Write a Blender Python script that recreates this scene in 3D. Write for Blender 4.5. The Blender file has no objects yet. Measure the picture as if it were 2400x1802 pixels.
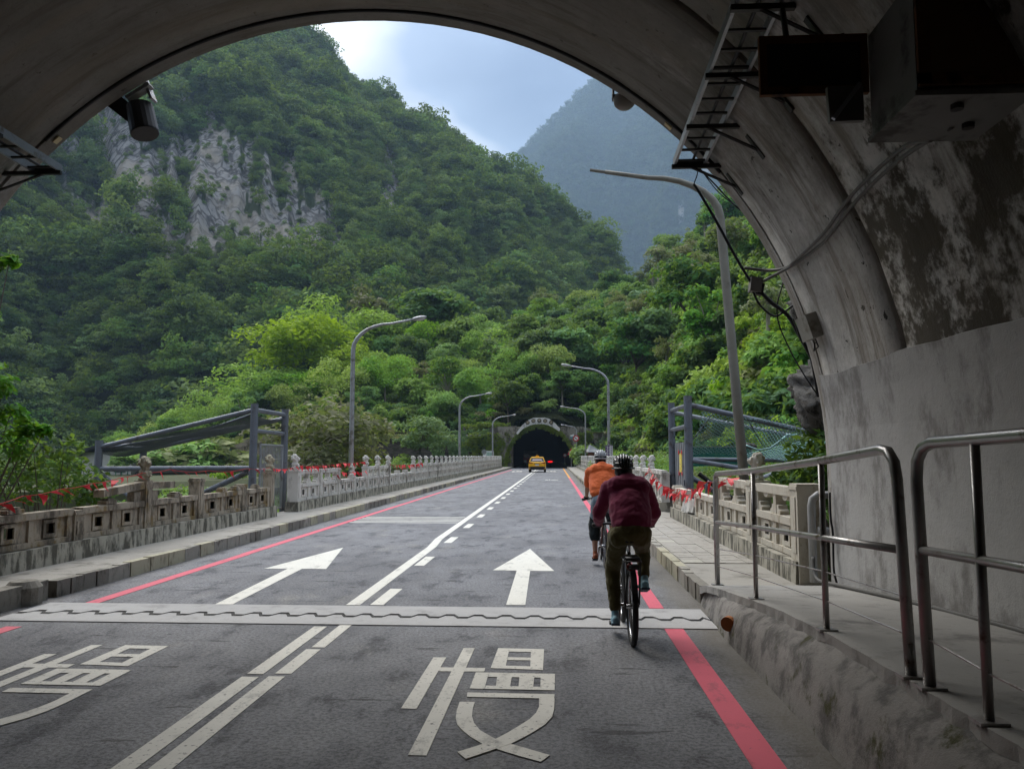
import bpy, bmesh, math, random
import numpy as np
from mathutils import Vector, Matrix, Euler
R = math.radians
S = bpy.context.scene
COL = S.collection
# ---------------------------------------------------------------- camera
PITCH, YAW, EYE = 5.228, 3.136, 1.7          # degrees up, degrees left of the road, metres
cam_d = bpy.data.cameras.new('camera'); cam = bpy.data.objects.new('camera', cam_d); COL.objects.link(cam)
cam.location = (0, 0, EYE); cam.rotation_euler = Euler((R(90 + PITCH), 0, R(YAW)), 'XYZ')
cam_d.sensor_width = 36; cam_d.lens = 36 * 1836 / 2400; cam_d.clip_start = .05; cam_d.clip_end = 9000
S.camera = cam
# ---------------------------------------------------------------- sky, sun, exposure
SUN_EL, SUN_AZ = 48, -32                      # azimuth from the road's heading, minus = left
W = bpy.data.worlds.new('World'); S.world = W; W.use_nodes = True
wn, wl_ = W.node_tree.nodes, W.node_tree.links
wn.clear()
def wnode(t, **k):
    n = wn.new(t)
    for a, b in k.items(): setattr(n, a, b)
    return n
sky = wnode('ShaderNodeTexSky', sky_type='NISHITA', sun_disc=False, sun_elevation=R(SUN_EL), sun_rotation=R(SUN_AZ), air_density=1.2, dust_density=2.5, ozone_density=1.0)
tc = wnode('ShaderNodeTexCoord')
mp = wnode('ShaderNodeMapping'); mp.inputs['Scale'].default_value = (1.0, 1.0, 2.2); mp.inputs['Location'].default_value = (3.1, 1.2, .7)
wl_.new(tc.outputs['Generated'], mp.inputs['Vector'])
nz = wnode('ShaderNodeTexNoise'); nz.inputs['Scale'].default_value = 2.3; nz.inputs['Detail'].default_value = 5; nz.inputs['Roughness'].default_value = .42
wl_.new(mp.outputs['Vector'], nz.inputs['Vector'])
cr = wnode('ShaderNodeValToRGB')
cr.color_ramp.elements[0].position = .34; cr.color_ramp.elements[0].color = (.35, .55, 1.0, 1)
cr.color_ramp.elements[1].position = .60; cr.color_ramp.elements[1].color = (4.3, 4.3, 4.35, 1)
e_ = cr.color_ramp.elements.new(.48); e_.color = (1.05, 1.4, 2.0, 1)
wl_.new(nz.outputs['Fac'], cr.inputs['Fac'])
mx = wnode('ShaderNodeMix', data_type='RGBA'); mx.inputs[0].default_value = .93
wl_.new(sky.outputs['Color'], mx.inputs[6]); wl_.new(cr.outputs['Color'], mx.inputs[7])
sep = wnode('ShaderNodeSeparateXYZ'); wl_.new(tc.outputs['Generated'], sep.inputs['Vector'])
gr = wnode('ShaderNodeMapRange'); gr.inputs['From Min'].default_value = 0; gr.inputs['From Max'].default_value = 1
gr.inputs['To Min'].default_value = .55; gr.inputs['To Max'].default_value = 2.0   # an overcast sky is brighter overhead than at the horizon
wl_.new(sep.outputs['Z'], gr.inputs['Value'])
ml = wnode('ShaderNodeVectorMath', operation='SCALE'); wl_.new(mx.outputs[2], ml.inputs[0]); wl_.new(gr.outputs['Result'], ml.inputs['Scale'])
bg = wnode('ShaderNodeBackground'); bg.inputs['Strength'].default_value = .11
wl_.new(ml.outputs['Vector'], bg.inputs['Color'])
wo = wnode('ShaderNodeOutputWorld'); wl_.new(bg.outputs['Background'], wo.inputs['Surface'])
sun_d = bpy.data.lights.new('sun', 'SUN'); sun_d.energy = 1.5; sun_d.angle = R(48); sun_d.color = (1, .95, .87)
sun = bpy.data.objects.new('sun', sun_d); COL.objects.link(sun)
sun.rotation_euler = (R(90 - SUN_EL), 0, R(180 - SUN_AZ)); sun.location = (0, 0, 60)
vs = S.view_settings; vs.view_transform = 'Standard'; vs.look = 'None'; vs.exposure = 1.7; vs.gamma = 1; vs.use_curve_mapping = False
cy = S.cycles; cy.use_denoising = True; cy.max_bounces = 8; cy.diffuse_bounces = 6; cy.glossy_bounces = 2; cy.transmission_bounces = 4
cy.volume_bounces = 0; cy.transparent_max_bounces = 6; cy.sample_clamp_indirect = 6; cy.caustics_reflective = False; cy.caustics_refractive = False
# ---------------------------------------------------------------- helpers
_th, _ps = R(PITCH), R(YAW)
_s, _c, _t, _k = math.sin(_ps), math.cos(_ps), math.sin(_th), math.cos(_th)
_r, _f, _u = Vector((_c, _s, 0)), Vector((-_s*_k, _c*_k, _t)), Vector((_s*_t, -_c*_t, _k))
def ray(x, y): return _f + _r*((x-1200)/1836) - _u*((y-901)/1836)     # photo measurements to directions
def on(x, y, z=0.): d = ray(x, y); t = (z-EYE)/d.z; return Vector((d.x*t, d.y*t, z))
def at(x, y, Y): d = ray(x, y); t = Y/d.y; return Vector((d.x*t, Y, EYE+d.z*t))
def atX(x, y, X): d = ray(x, y); t = X/d.x; return Vector((X, d.y*t, EYE+d.z*t))
class MB:
    def __init__(s): s.v = []; s.f = []
    def add(s, vs, fs):
        o = len(s.v); s.v += [tuple(v) for v in vs]; s.f += [tuple(i+o for i in f) for f in fs]; return s
    def box(s, x0, x1, y0, y1, z0, z1):
        return s.add([(x0,y0,z0),(x1,y0,z0),(x1,y1,z0),(x0,y1,z0),(x0,y0,z1),(x1,y0,z1),(x1,y1,z1),(x0,y1,z1)],
                     [(3,2,1,0),(4,5,6,7),(0,1,5,4),(1,2,6,5),(2,3,7,6),(3,0,4,7)])
    def obox(s, c, size, rot=(0,0,0)):
        m = Matrix.Translation(Vector(c)) @ Euler(rot).to_matrix().to_4x4(); a, b, d = [q/2 for q in size]
        vs = [m @ Vector(p) for p in [(-a,-b,-d),(a,-b,-d),(a,b,-d),(-a,b,-d),(-a,-b,d),(a,-b,d),(a,b,d),(-a,b,d)]]
        return s.add(vs, [(3,2,1,0),(4,5,6,7),(0,1,5,4),(1,2,6,5),(2,3,7,6),(3,0,4,7)])
    def tube(s, pts, r, n=8, caps=True):
        pts = [Vector(p) for p in pts]; rs = r if isinstance(r, (list, tuple)) else [r]*len(pts)
        vs, fs = [], []; ref = None
        for i, p in enumerate(pts):
            d = (pts[min(i+1, len(pts)-1)] - pts[max(i-1, 0)]).normalized()
            if ref is None: ref = d.orthogonal().normalized()
            a = (ref - d*ref.dot(d)); a = a.normalized() if a.length > 1e-6 else d.orthogonal().normalized(); ref = a; b = d.cross(a)
            vs += [p + (a*math.cos(2*math.pi*k/n) + b*math.sin(2*math.pi*k/n))*rs[i] for k in range(n)]
        for i in range(len(pts)-1):
            fs += [(i*n+k, i*n+(k+1) % n, (i+1)*n+(k+1) % n, (i+1)*n+k) for k in range(n)]
        if caps: fs += [tuple(range(n))[::-1], tuple((len(pts)-1)*n+k for k in range(n))]
        return s.add(vs, fs)
    def lathe(s, prof, c=(0,0,0), n=12, rot=None):
        m = Matrix.Translation(Vector(c)) @ (Euler(rot).to_matrix().to_4x4() if rot else Matrix())
        vs = [m @ Vector((r*math.cos(2*math.pi*k/n), r*math.sin(2*math.pi*k/n), z)) for r, z in prof for k in range(n)]
        fs = [(i*n+k, i*n+(k+1) % n, (i+1)*n+(k+1) % n, (i+1)*n+k) for i in range(len(prof)-1) for k in range(n)]
        fs += [tuple(range(n))[::-1], tuple((len(prof)-1)*n+k for k in range(n))]
        return s.add(vs, fs)
    def ball(s, c, r, n=10, m=7, rot=None):
        r = r if isinstance(r, (list, tuple)) else (r, r, r); q = Euler(rot).to_matrix() if rot else Matrix.Identity(3)
        vs = [Vector(c) + q @ Vector((r[0]*math.sin(math.pi*(i+.5*(0 < i < m))/m if False else math.pi*i/m)*math.cos(2*math.pi*k/n), r[1]*math.sin(math.pi*i/m)*math.sin(2*math.pi*k/n), -r[2]*math.cos(math.pi*i/m))) for i in range(m+1) for k in range(n)]
        return s.add(vs, [(i*n+k, i*n+(k+1) % n, (i+1)*n+(k+1) % n, (i+1)*n+k) for i in range(m) for k in range(n)])
    def prism(s, poly, fn0, fn1):                     # poly in 2D, fn maps to the two end faces
        n = len(poly); vs = [fn0(*p) for p in poly] + [fn1(*p) for p in poly]
        return s.add(vs, [tuple(range(n))[::-1], tuple(range(n, 2*n))] + [(k, (k+1) % n, n+(k+1) % n, n+k) for k in range(n)])
    def mesh(s, name, mat=None, off=(0,0,0), smooth=False):
        me = bpy.data.meshes.new(name); o = Vector(off)
        me.from_pydata([tuple(Vector(v)-o) for v in s.v], [], s.f); me.validate()
        if smooth: me.polygons.foreach_set('use_smooth', [True]*len(me.polygons))
        if mat: me.materials.append(mat)
        return me
def wloc(o):
    v = Vector((0,0,0))
    while o: v += o.location; o = o.parent
    return v
def tag(o, label=None, cat=None, group=None, kind=None):
    for k, v in (('label', label), ('category', cat), ('group', group), ('kind', kind)):
        if v: o[k] = v
    return o
def link(name, me, parent=None, loc=(0,0,0)):
    o = bpy.data.objects.new(name, me); COL.objects.link(o); o.location = loc
    if parent: o.parent = parent
    return o
def thing(name, label, cat, loc=(0,0,0), group=None):
    return tag(link(name, None, None, loc), label, cat, group)
def build(mb, name, mat, parent=None, loc=None, smooth=False):
    """world-space geometry; origin goes to loc (or to the parent's place)"""
    base = wloc(parent) if parent else Vector((0,0,0)); l = Vector(loc) if loc is not None else base
    return link(name, mb.mesh(name, mat, l, smooth), parent, l-base)
def dup(o, loc=None, parent=None, rotz=None):
    c = o.copy(); COL.objects.link(c); c.parent = parent
    if loc is not None: c.location = loc
    if rotz is not None: c.rotation_euler.z = rotz
    for ch in list(o.children): dup(ch, None, c)
    return c
def struct(mb, name, mat, parent=None, smooth=False, kind='structure'):
    o = build(mb, name, mat, parent, smooth=smooth)
    if not parent: o['kind'] = kind
    return o
def blob(mb, name, mat, voxel=.012, smooth=6, parent=None, loc=None, fac=.5, folds=0):
    """join overlapping volumes into one continuous skin"""
    l = Vector(loc) if loc is not None else (wloc(parent) if parent else Vector((0,0,0)))
    t = link('tmp', mb.mesh('tmp', None, l))
    a = t.modifiers.new('r', 'REMESH'); a.mode = 'VOXEL'; a.voxel_size = voxel
    b = t.modifiers.new('s', 'SMOOTH'); b.iterations = smooth; b.factor = fac
    if folds:                                           # cloth folds as real relief
        tx = bpy.data.textures.get('folds') or bpy.data.textures.new('folds', 'CLOUDS'); tx.noise_scale = .085; tx.noise_depth = 2
        d_ = t.modifiers.new('d', 'DISPLACE'); d_.texture = tx; d_.strength = folds; d_.mid_level = .5; d_.texture_coords = 'GLOBAL'
    dg = bpy.context.evaluated_depsgraph_get()
    me = bpy.data.meshes.new_from_object(t.evaluated_get(dg)); me.name = name
    bpy.data.objects.remove(t)
    me.polygons.foreach_set('use_smooth', [True]*len(me.polygons)); me.materials.clear(); me.materials.append(mat)
    return link(name, me, parent, l-(wloc(parent) if parent else Vector((0,0,0))))
def cap(mb, p0, r0, p1, r1, n=12, k=4):               # tapered limb with round ends
    p0, p1 = Vector(p0), Vector(p1); pts = [p0.lerp(p1, i/k) for i in range(k+1)]
    mb.tube(pts, [r0+(r1-r0)*i/k for i in range(k+1)], n); mb.ball(p0, r0, n, 6); mb.ball(p1, r1, n, 6); return mb
# vectorised value noise
def vnoise(x, y, seed=0):
    xi, yi = np.floor(x).astype(np.int64), np.floor(y).astype(np.int64); fx, fy = x-xi, y-yi
    fx = fx*fx*fx*(fx*(fx*6-15)+10); fy = fy*fy*fy*(fy*(fy*6-15)+10)
    def h(a, b):
        n = (a*374761393 + b*668265263 + seed*1442695041) & 0xffffffff
        n = ((n ^ (n >> 13))*1274126177) & 0xffffffff
        return ((n ^ (n >> 16)) & 0xffff)/65535.
    return (h(xi,yi)*(1-fx)+h(xi+1,yi)*fx)*(1-fy)+(h(xi,yi+1)*(1-fx)+h(xi+1,yi+1)*fx)*fy
def fbm(x, y, sc, octv=5, seed=0):
    s, a, t = 0, 1., 0
    for i in range(octv):
        s = s+a*vnoise(x/sc*2**i+i*17.3, y/sc*2**i-i*9.1, seed+i); t += a; a *= .5
    return s/t-.5
# ---------------------------------------------------------------- materials (procedural)
class NT:
    def __init__(s, name):
        s.m = bpy.data.materials.new(name); s.m.use_nodes = True; s.t = s.m.node_tree; s.n = s.t.nodes; s.b = s.n['Principled BSDF']
        s.pos = s.node('ShaderNodeNewGeometry').outputs['Position']
    def node(s, t, **k):
        n = s.n.new(t)
        for a, b in k.items(): setattr(n, a, b)
        return n
    def l(s, a, b): s.t.links.new(a, b); return s
    def noise(s, scale, detail=5, rough=.55, stretch=(1,1,1), loc=(0,0,0), vec=None):
        mp = s.node('ShaderNodeMapping'); mp.inputs['Scale'].default_value = stretch; mp.inputs['Location'].default_value = loc
        s.l(vec or s.pos, mp.inputs['Vector'])
        n = s.node('ShaderNodeTexNoise'); n.inputs['Scale'].default_value = scale; n.inputs['Detail'].default_value = detail; n.inputs['Roughness'].default_value = rough
        s.l(mp.outputs['Vector'], n.inputs['Vector']); return n.outputs['Fac']
    def ramp(s, f, a, b, lo=0., hi=1.):
        n = s.node('ShaderNodeMapRange'); n.interpolation_type = 'SMOOTHSTEP'
        for k, v in (('From Min', a), ('From Max', b), ('To Min', lo), ('To Max', hi)): n.inputs[k].default_value = v
        s.l(f, n.inputs['Value']); return n.outputs['Result']
    def mix(s, f, a, b, mode='MIX'):
        n = s.node('ShaderNodeMix', data_type='RGBA', blend_type=mode)
        for i, q in ((0, f), (6, a), (7, b)):
            if isinstance(q, (int, float)): n.inputs[i].default_value = q
            elif isinstance(q, tuple): n.inputs[i].default_value = q if len(q) == 4 else q+(1,)
            else: s.l(q, n.inputs[i])
        return n.outputs[2]
    def math(s, op, a, b=0.):
        n = s.node('ShaderNodeMath', operation=op)
        for i, q in enumerate((a, b)):
            if isinstance(q, (int, float)): n.inputs[i].default_value = q
            else: s.l(q, n.inputs[i])
        return n.outputs[0]
    def xyz(s):
        n = s.node('ShaderNodeSeparateXYZ'); s.l(s.pos, n.inputs[0]); return n.outputs
    def bump(s, h, strength=.3, dist=.02):
        n = s.node('ShaderNodeBump'); n.inputs['Strength'].default_value = strength; n.inputs['Distance'].default_value = dist
        s.l(h, n.inputs['Height']); s.l(n.outputs['Normal'], s.b.inputs['Normal']); return n
    def fin(s, col, rough=.8, spec=.3, metal=0.):
        if isinstance(col, tuple): s.b.inputs['Base Color'].default_value = col if len(col) == 4 else col+(1,)
        else: s.l(col, s.b.inputs['Base Color'])
        if isinstance(rough, float): s.b.inputs['Roughness'].default_value = rough
        else: s.l(rough, s.b.inputs['Roughness'])
        s.b.inputs['Specular IOR Level'].default_value = spec; s.b.inputs['Metallic'].default_value = metal
        return s.m
def pm(name, c1, c2=None, scale=6, rough=.75, bump=.0, spec=.3, metal=0., dirt=None, dsc=3., dlo=.52, dhi=.68, stretch=(1,1,1), bd=.01):
    """two-tone noise colour, optional dirt patches, optional fine relief"""
    t = NT(name); c2 = c2 or tuple(v*.72 for v in c1)
    col = t.mix(t.noise(scale, 6, .6), c1, c2)
    if dirt: col = t.mix(t.ramp(t.noise(dsc, 6, .65, stretch, (3, 7, 1)), dlo, dhi), col, dirt)
    if bump: t.bump(t.noise(scale*6, 5, .6), bump, bd)
    return t.fin(col, rough, spec, metal)
# ================================================================ surface materials
def asphalt_mat():
    t = NT('asphalt'); p = t.xyz()
    big = t.ramp(t.noise(.5, 6, .65, (1, .6, 1)), .36, .64); mid = t.noise(2.6, 6, .7, (1, .45, 1)); fine = t.noise(32, 4, .75); vf = t.noise(85, 3, .7)
    col = t.mix(big, (.222, .226, .242), (.146, .149, .163))
    col = t.mix(t.ramp(mid, .53, .63, 0, .85), col, (.095, .097, .108))                 # tar-dark worn patches
    col = t.mix(t.ramp(t.noise(4.0, 6, .7, (.3, 1.5, 1), (5, 2, 0)), .60, .64), col, (.05, .05, .054))   # short cross cracks
    col = t.mix(t.ramp(t.noise(1.1, 5, .62, (1, .5, 1), (9, 4, 0)), .56, .74), col, (.27, .265, .255))         # dusty pale areas
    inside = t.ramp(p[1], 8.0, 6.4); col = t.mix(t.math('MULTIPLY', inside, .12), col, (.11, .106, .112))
    col = t.mix(t.ramp(fine, .36, .6), t.mix(.62, col, (.02, .02, .02)), col)
    col = t.mix(t.ramp(vf, .62, .72), col, (.42, .41, .39))                    # bright stone chips
    edge = t.ramp(t.math('ADD', p[0], t.math('MULTIPLY', t.noise(1.5, 4), .5)), 1.35, 1.8); col = t.mix(t.math('MULTIPLY', edge, .75), col, (.14, .125, .10))
    edge2 = t.ramp(t.math('ADD', p[0], t.math('MULTIPLY', t.noise(1.5, 4), .5)), -5.45, -5.9); col = t.mix(t.math('MULTIPLY', edge2, .6), col, (.12, .108, .09))
    t.bump(t.math('ADD', fine, t.math('MULTIPLY', vf, .5)), 1., .012)
    return t.fin(col, t.ramp(mid, .3, .7, .62, .86), .35)
def paint_mat(name, c, wear=.60):
    t = NT(name)
    w = t.ramp(t.noise(26, 6, .7), wear, wear+.1); w2 = t.ramp(t.noise(3.2, 7, .75, (1.6, .7, 1), (2, 5, 0)), .53, .66)
    col = t.mix(t.noise(3, 5, .6), c, tuple(v*.78 for v in c))
    col = t.mix(t.math('MULTIPLY', w2, .7), col, tuple(v*.42+.03 for v in c))
    col = t.mix(t.math('MULTIPLY', w, .85), col, (.08, .078, .08)); t.bump(t.noise(90, 3, .7), .35, .004)
    return t.fin(col, .7, .3)
def concrete_mat(name, c1, c2, dark, sc=1.2, streak=(1, 1, .25), lo=.5, hi=.72, amt=1., moss=None, rough=.88):
    t = NT(name)
    col = t.mix(t.noise(sc*2.2, 6, .65), c1, c2)
    col = t.mix(t.math('MULTIPLY', t.ramp(t.noise(sc*2.5, 7, .68, streak, (1, 2, 3)), lo, hi), amt), col, dark)
    col = t.mix(t.ramp(t.noise(sc*16, 5, .7), .62, .75), col, tuple(v*.55 for v in c2))
    if moss: col = t.mix(t.ramp(t.noise(sc*1.7, 6, .7, (1, 1, 1), (8, 1, 4)), .55, .68), col, moss)
    t.bump(t.math('ADD', t.noise(sc*14, 6, .65), t.math('MULTIPLY', t.noise(sc*60, 3, .6), .4)), .5, .012)
    return t.fin(col, rough, .2)
def lining_mat(name, mould=False):
    t = NT(name); p = t.xyz()
    col = t.mix(t.ramp(t.noise(1.3, 8, .75), .36, .64), (.58, .565, .535), (.38, .365, .34))
    col = t.mix(t.ramp(t.noise(13, 6, .75, (1, 1, 1), (2, 6, 3)), .52, .68, 0, .5), col, (.2, .19, .175))
    st = t.noise(1.5, 7, .7, (.32, 3.2, .32), (2, 0, 1)); col = t.mix(t.ramp(st, .47, .66, 0, .9), col, (.17, .152, .13))
    col = t.mix(t.ramp(t.noise(5, 6, .72, (.5, 1.6, .5), (4, 4, 4)), .61, .70), col, (.11, .10, .088))
    col = t.mix(t.ramp(t.noise(6, 4, .6, (1, 1, 1), (7, 1, 2)), .672, .70), col, (.045, .042, .038))   # blow holes
    col = t.mix(t.ramp(t.noise(2.3, 5, .7, (1, 1, 1), (1, 9, 2)), .62, .72), col, (.50, .485, .455))
    sm = t.math('MULTIPLY', t.ramp(t.math('ADD', p[2], t.math('MULTIPLY', t.noise(.8, 6, .7, (1, 1.6, 1), (3, 8, 4)), 5.)), 6.3, 8.2), .8); col = t.mix(sm, col, (.125, .112, .092))   # painted shade: crown colour goes dark brown with height, broken up by noise
    band = t.ramp(t.noise(.9, 4, .6, (.2, 2.2, .2), (0, 3, 9)), .48, .6, 0, .35); col = t.mix(band, col, (.23, .19, .14))
    if mould:
        z = t.math('SUBTRACT', p[2], 2.55)
        lim = t.ramp(z, 0, 2.6, .47, .62); n = t.noise(1.7, 8, .7, (1, 1, 1), (1.7, 2.2, 5.1))
        n = t.math('ADD', n, t.math('MULTIPLY', t.math('SUBTRACT', t.noise(7, 6, .7, (1, 1, 1), (4, 1, 2)), .5), .28)); mask = t.ramp(t.math('SUBTRACT', n, lim), -.07, .06, 0, .95)
        mc = t.mix(t.noise(3.5, 6, .7), (.030, .026, .020), (.075, .062, .040)); col = t.mix(mask, col, mc)
    h = t.math('ADD', t.noise(7, 6, .65, (.6, 1.5, .6)), t.math('MULTIPLY', t.noise(50, 4, .6), .35))
    t.bump(h, .55, .02)
    return t.fin(col, .9, .2)
ASPH = asphalt_mat(); WHITE = paint_mat('paint_white', (.74, .72, .64)); RED = paint_mat('paint_red', (.68, .115, .165), .62); ORANGE = paint_mat('paint_orange', (.75, .33, .05))
LINE_OLD = paint_mat('paint_worn_cream', (.66, .64, .575), .57)
CONC = concrete_mat('concrete_grey', (.42, .40, .36), (.31, .295, .265), (.12, .11, .095))
JOINTC = concrete_mat('concrete_joint', (.46, .455, .445), (.36, .355, .35), (.24, .235, .23), 1.5, (1, 1, 1), .5, .75, .7)
WALK = concrete_mat('concrete_walk', (.36, .34, .30), (.255, .24, .21), (.13, .12, .10), .8, (1, 1, 1))
WALKR = concrete_mat('concrete_walkway', (.36, .35, .33), (.26, .255, .24), (.14, .135, .128), .8, (1, 1, 1))
SILL = concrete_mat('concrete_sill', (.46, .43, .36), (.30, .28, .22), (.075, .07, .055), 2.2, (1, 1, .3), .44, .58, .9)
RENDER = concrete_mat('kerb_wall_render', (.29, .275, .258), (.19, .18, .168), (.085, .08, .078), 2.0, (1, .8, .8), .43, .62, .8, (.06, .06, .025))
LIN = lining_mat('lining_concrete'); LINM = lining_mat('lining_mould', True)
DADO = concrete_mat('dado_plaster', (.47, .46, .445), (.33, .325, .315), (.17, .16, .15), 1.3, (.8, .8, .45), .47, .66, .8)
BLACK = pm('gap_black', (.006, .006, .006)); RUBBER = pm('rubber_black', (.015, .015, .016), None, 20, .6, .2)
# ================================================================ road
XL, XR = -6.02, 1.66
mb = MB().box(XL-.3, XR+.2, -60, 215, -.5, 0)
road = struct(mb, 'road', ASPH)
tag(road, 'grey asphalt two-lane road running over the bridge into the far tunnel')
def mark(name, mat, polys, z=.0045, label=None):
    mb = MB()
    for i, p in enumerate(polys): mb.prism([(q[0], q[1]) for q in p], lambda x, y: (x, y, z-.004), lambda x, y: (x, y, z+i*.00012))
    o = build(mb, name, mat, road)
    if label: o['label'] = label
    return o
def strip(x0, x1, y0, y1): return [(x0, y0), (x1, y0), (x1, y1), (x0, y1)]
def wavy(x0, x1, y0, y1, seed, n=None):               # a hand-laid line with slightly uneven edges
    rn = random.Random(seed); n = n or max(2, int((y1-y0)/2.2)); ys = [y0+(y1-y0)*i/n for i in range(n+1)]
    return [[(x0+rn.uniform(-.008, .008), ys[i]), (x1+rn.uniform(-.008, .008), ys[i]), (x1+rn.uniform(-.008, .008), ys[i+1]), (x0+rn.uniform(-.008, .008), ys[i+1])] for i in range(n)]
mark('edge_line', RED, [strip(-5.47, -5.31, 9.0, 13.6)] + [strip(-5.485, -5.325, 13.6, 98)], label='red line along the left kerb of the bridge')
mark('edge_line', RED, [strip(-5.5, -5.34, -10, 7.75)], label='red line by the left kerb inside the near tunnel')
mark('edge_line', RED, [strip(1.05, 1.21, 9.05, 62)], label='red line along the right kerb of the bridge')
mark('edge_line', ORANGE, [strip(1.05, 1.21, 62, 112)], label='orange line by the right kerb near the far tunnel')
mark('edge_line', RED, [[(1.08, -8), (1.26, -8), (1.255, 8.05), (1.07, 8.05)]], label='red line on the right inside the near tunnel')
mark('centre_line', WHITE, [strip(-2.405, -2.245, 9.06, 14.9), [(-2.41, 14.9), (-2.245, 14.9), (-2.33, 16.3), (-2.485, 16.3)], strip(-2.485, -2.33, 16.3, 104)], label='solid white centre line on the bridge')
for i in range(29):
    y = 9.08+i*3.24; o = 0 if y < 12 else -.075
    mark('centre_dash', WHITE, [[(-2.13+o, y), (-1.975+o, y), (-1.97+o, y+1.1), (-2.125+o, y+1.1)]])
for x0 in (-2.42, -2.225):
    mark('tunnel_line', LINE_OLD, [strip(x0, x0+.13, 6.2, 7.92), strip(x0-.01, x0+.125, -12, 6.12)] if x0 < -2.3 else [strip(x0+.02, x0+.15, 6.22, 7.0), strip(x0+.045, x0+.165, 7.07, 8.2), strip(x0, x0+.13, -12, 6.14)], label='worn cream centre line inside the near tunnel, left of the pair' if x0 < -2.3 else 'worn cream centre line inside the near tunnel, right of the pair')
mark('lane_arrow', WHITE, [[(-.47, 14.64), (-.94, 11.89), (-.02, 11.86)], strip(-.578, -.38, 11.88, 11.95), [(-.57, 9.16), (-.35, 9.17), (-.38, 11.9), (-.58, 11.9)]], label='white straight-ahead arrow in the right lane')
mark('lane_arrow', WHITE, [[(-3.96, 14.64), (-4.42, 11.87), (-3.47, 11.89)], [(-3.92, 9.02), (-3.72, 9.03), (-3.84, 11.9), (-4.06, 11.9)]], label='white arrow in the left lane')
for i in range(5): mark('rumble_stripe', WHITE, [strip(-5.3, -2.52, 20.15+i*.44, 20.15+i*.44+.13)])
for cx in (-4.2, -.4):                                # lane words near the far tunnel
    for k, (a, b, c, d) in enumerate([(-.55, .55, 0, .3), (-.45, .5, .9, 1.2), (-.6, -.35, .3, 2.2), (.2, .45, 1.2, 2.6), (-.2, .1, 1.6, 3.0)]):
        mark('lane_lettering', WHITE, [strip(cx+a, cx+b, 86+c*1.6, 86+d*1.6)])
mark('lane_lettering', WHITE, [strip(-.72, -.5, 56.6, 57.4), strip(-.45, -.38, 56.6, 58), strip(-.32, .2, 56.6, 57.2)])
for x0 in (-5.2, -3.6, -.2): mark('stop_dash', WHITE, [strip(x0, x0+.8, 98, 98.6)])
# the painted character in each lane: strokes measured on the right-hand one
def z6(a, b): return on(750+a/2.765, 1350+b/2.765)
q = lambda *ps: [tuple(z6(*p)[:2]) for p in ps]
def quad(x0, x1, x2, x3): return [x0, x1, x2, x3]
STR = [q((735,528),(818,528),(625,862),(525,858)), q((765,592),(1070,597),(1065,620),(760,618)), q((930,468),(1003,468),(690,1165),(570,1162)),
       q((1155,468),(1228,470),(1200,601),(1105,598)), q((1368,473),(1452,475),(1445,610),(1362,607)), q((1228,470),(1368,473),(1368,493),(1225,491)),
       q((1218,527),(1366,530),(1366,548),(1213,545)), q((1201,582),(1364,587),(1363,607),(1198,601)),
       q((1010,625),(1095,627),(1065,733),(970,730)), q((1430,634),(1523,636),(1520,742),(1428,740)), q((1095,627),(1430,634),(1430,660),(1090,655)),
       q((1075,712),(1428,720),(1428,740),(1068,733)), q((1148,656),(1243,657),(1232,716),(1140,714)), q((1292,657),(1388,659),(1382,719),(1287,717)),
       q((955,757),(1520,768),(1518,797),(952,785))]
def ribbon(pa, pb): return [q(pa[i], pb[i], pb[i+1], pa[i+1]) for i in range(len(pa)-1)]
STR += ribbon([(905,818),(887,870),(880,920),(890,965),(920,1000),(975,1045),(1050,1090),(1160,1130),(1290,1170),(1430,1208)],
              [(1005,818),(990,860),(985,910),(998,955),(1035,1000),(1075,1025),(1140,1060),(1250,1095),(1370,1130),(1490,1165)])
STR += ribbon([(1420,790),(1420,850),(1400,890),(1360,930),(1290,975),(1215,1020),(1130,1065),(1020,1105),(890,1145)],
              [(1520,797),(1518,860),(1505,915),(1460,965),(1390,1010),(1320,1050),(1235,1092),(1110,1135),(945,1190)])
mark('painted_character', LINE_OLD, STR, label='the character for slow painted in the right lane')
mark('painted_character', LINE_OLD, [[(x-3.37, y-.07) for x, y in p] for p in STR], label='the same character painted in the left lane, cut by the frame')
# expansion joint: two toothed concrete nosings with a black gap
mark('joint_gap', BLACK, [strip(-5.85, 1.62, 8.25, 8.62)], z=.0042)
far, near = [], []; x = -5.86; i = 0
while x < 1.6:
    e = min(x+.302, 1.6)
    for (a, b) in ((x, 8.385), (x+.10, 8.385), (x+.155, 8.51), (x+.245, 8.51), (min(x+.30, 1.6), 8.39)):
        if a <= 1.6: far.append((a, b+.048)); near.append((a, b-.042))
    x += .302
mb = MB()
def zig(mb, line, yo, zt):
    for a, b in zip(line[:-1], line[1:]):
        if b[0]-a[0] > 1e-4:
            p = [(a[0], a[1]), (b[0], b[1]), (b[0], yo), (a[0], yo)]
            mb.prism(p if yo > a[1] else p[::-1], lambda x, y: (x, y, .001), lambda x, y: (x, y, zt))
zig(mb, far, 8.98, .012); build(mb, 'joint_nosing', JOINTC, road)['label'] = 'far concrete edge of the expansion joint'
mb = MB(); zig(mb, near, 8.0, .0105); build(mb, 'joint_nosing', JOINTC, road)['label'] = 'near concrete edge of the expansion joint'
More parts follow.
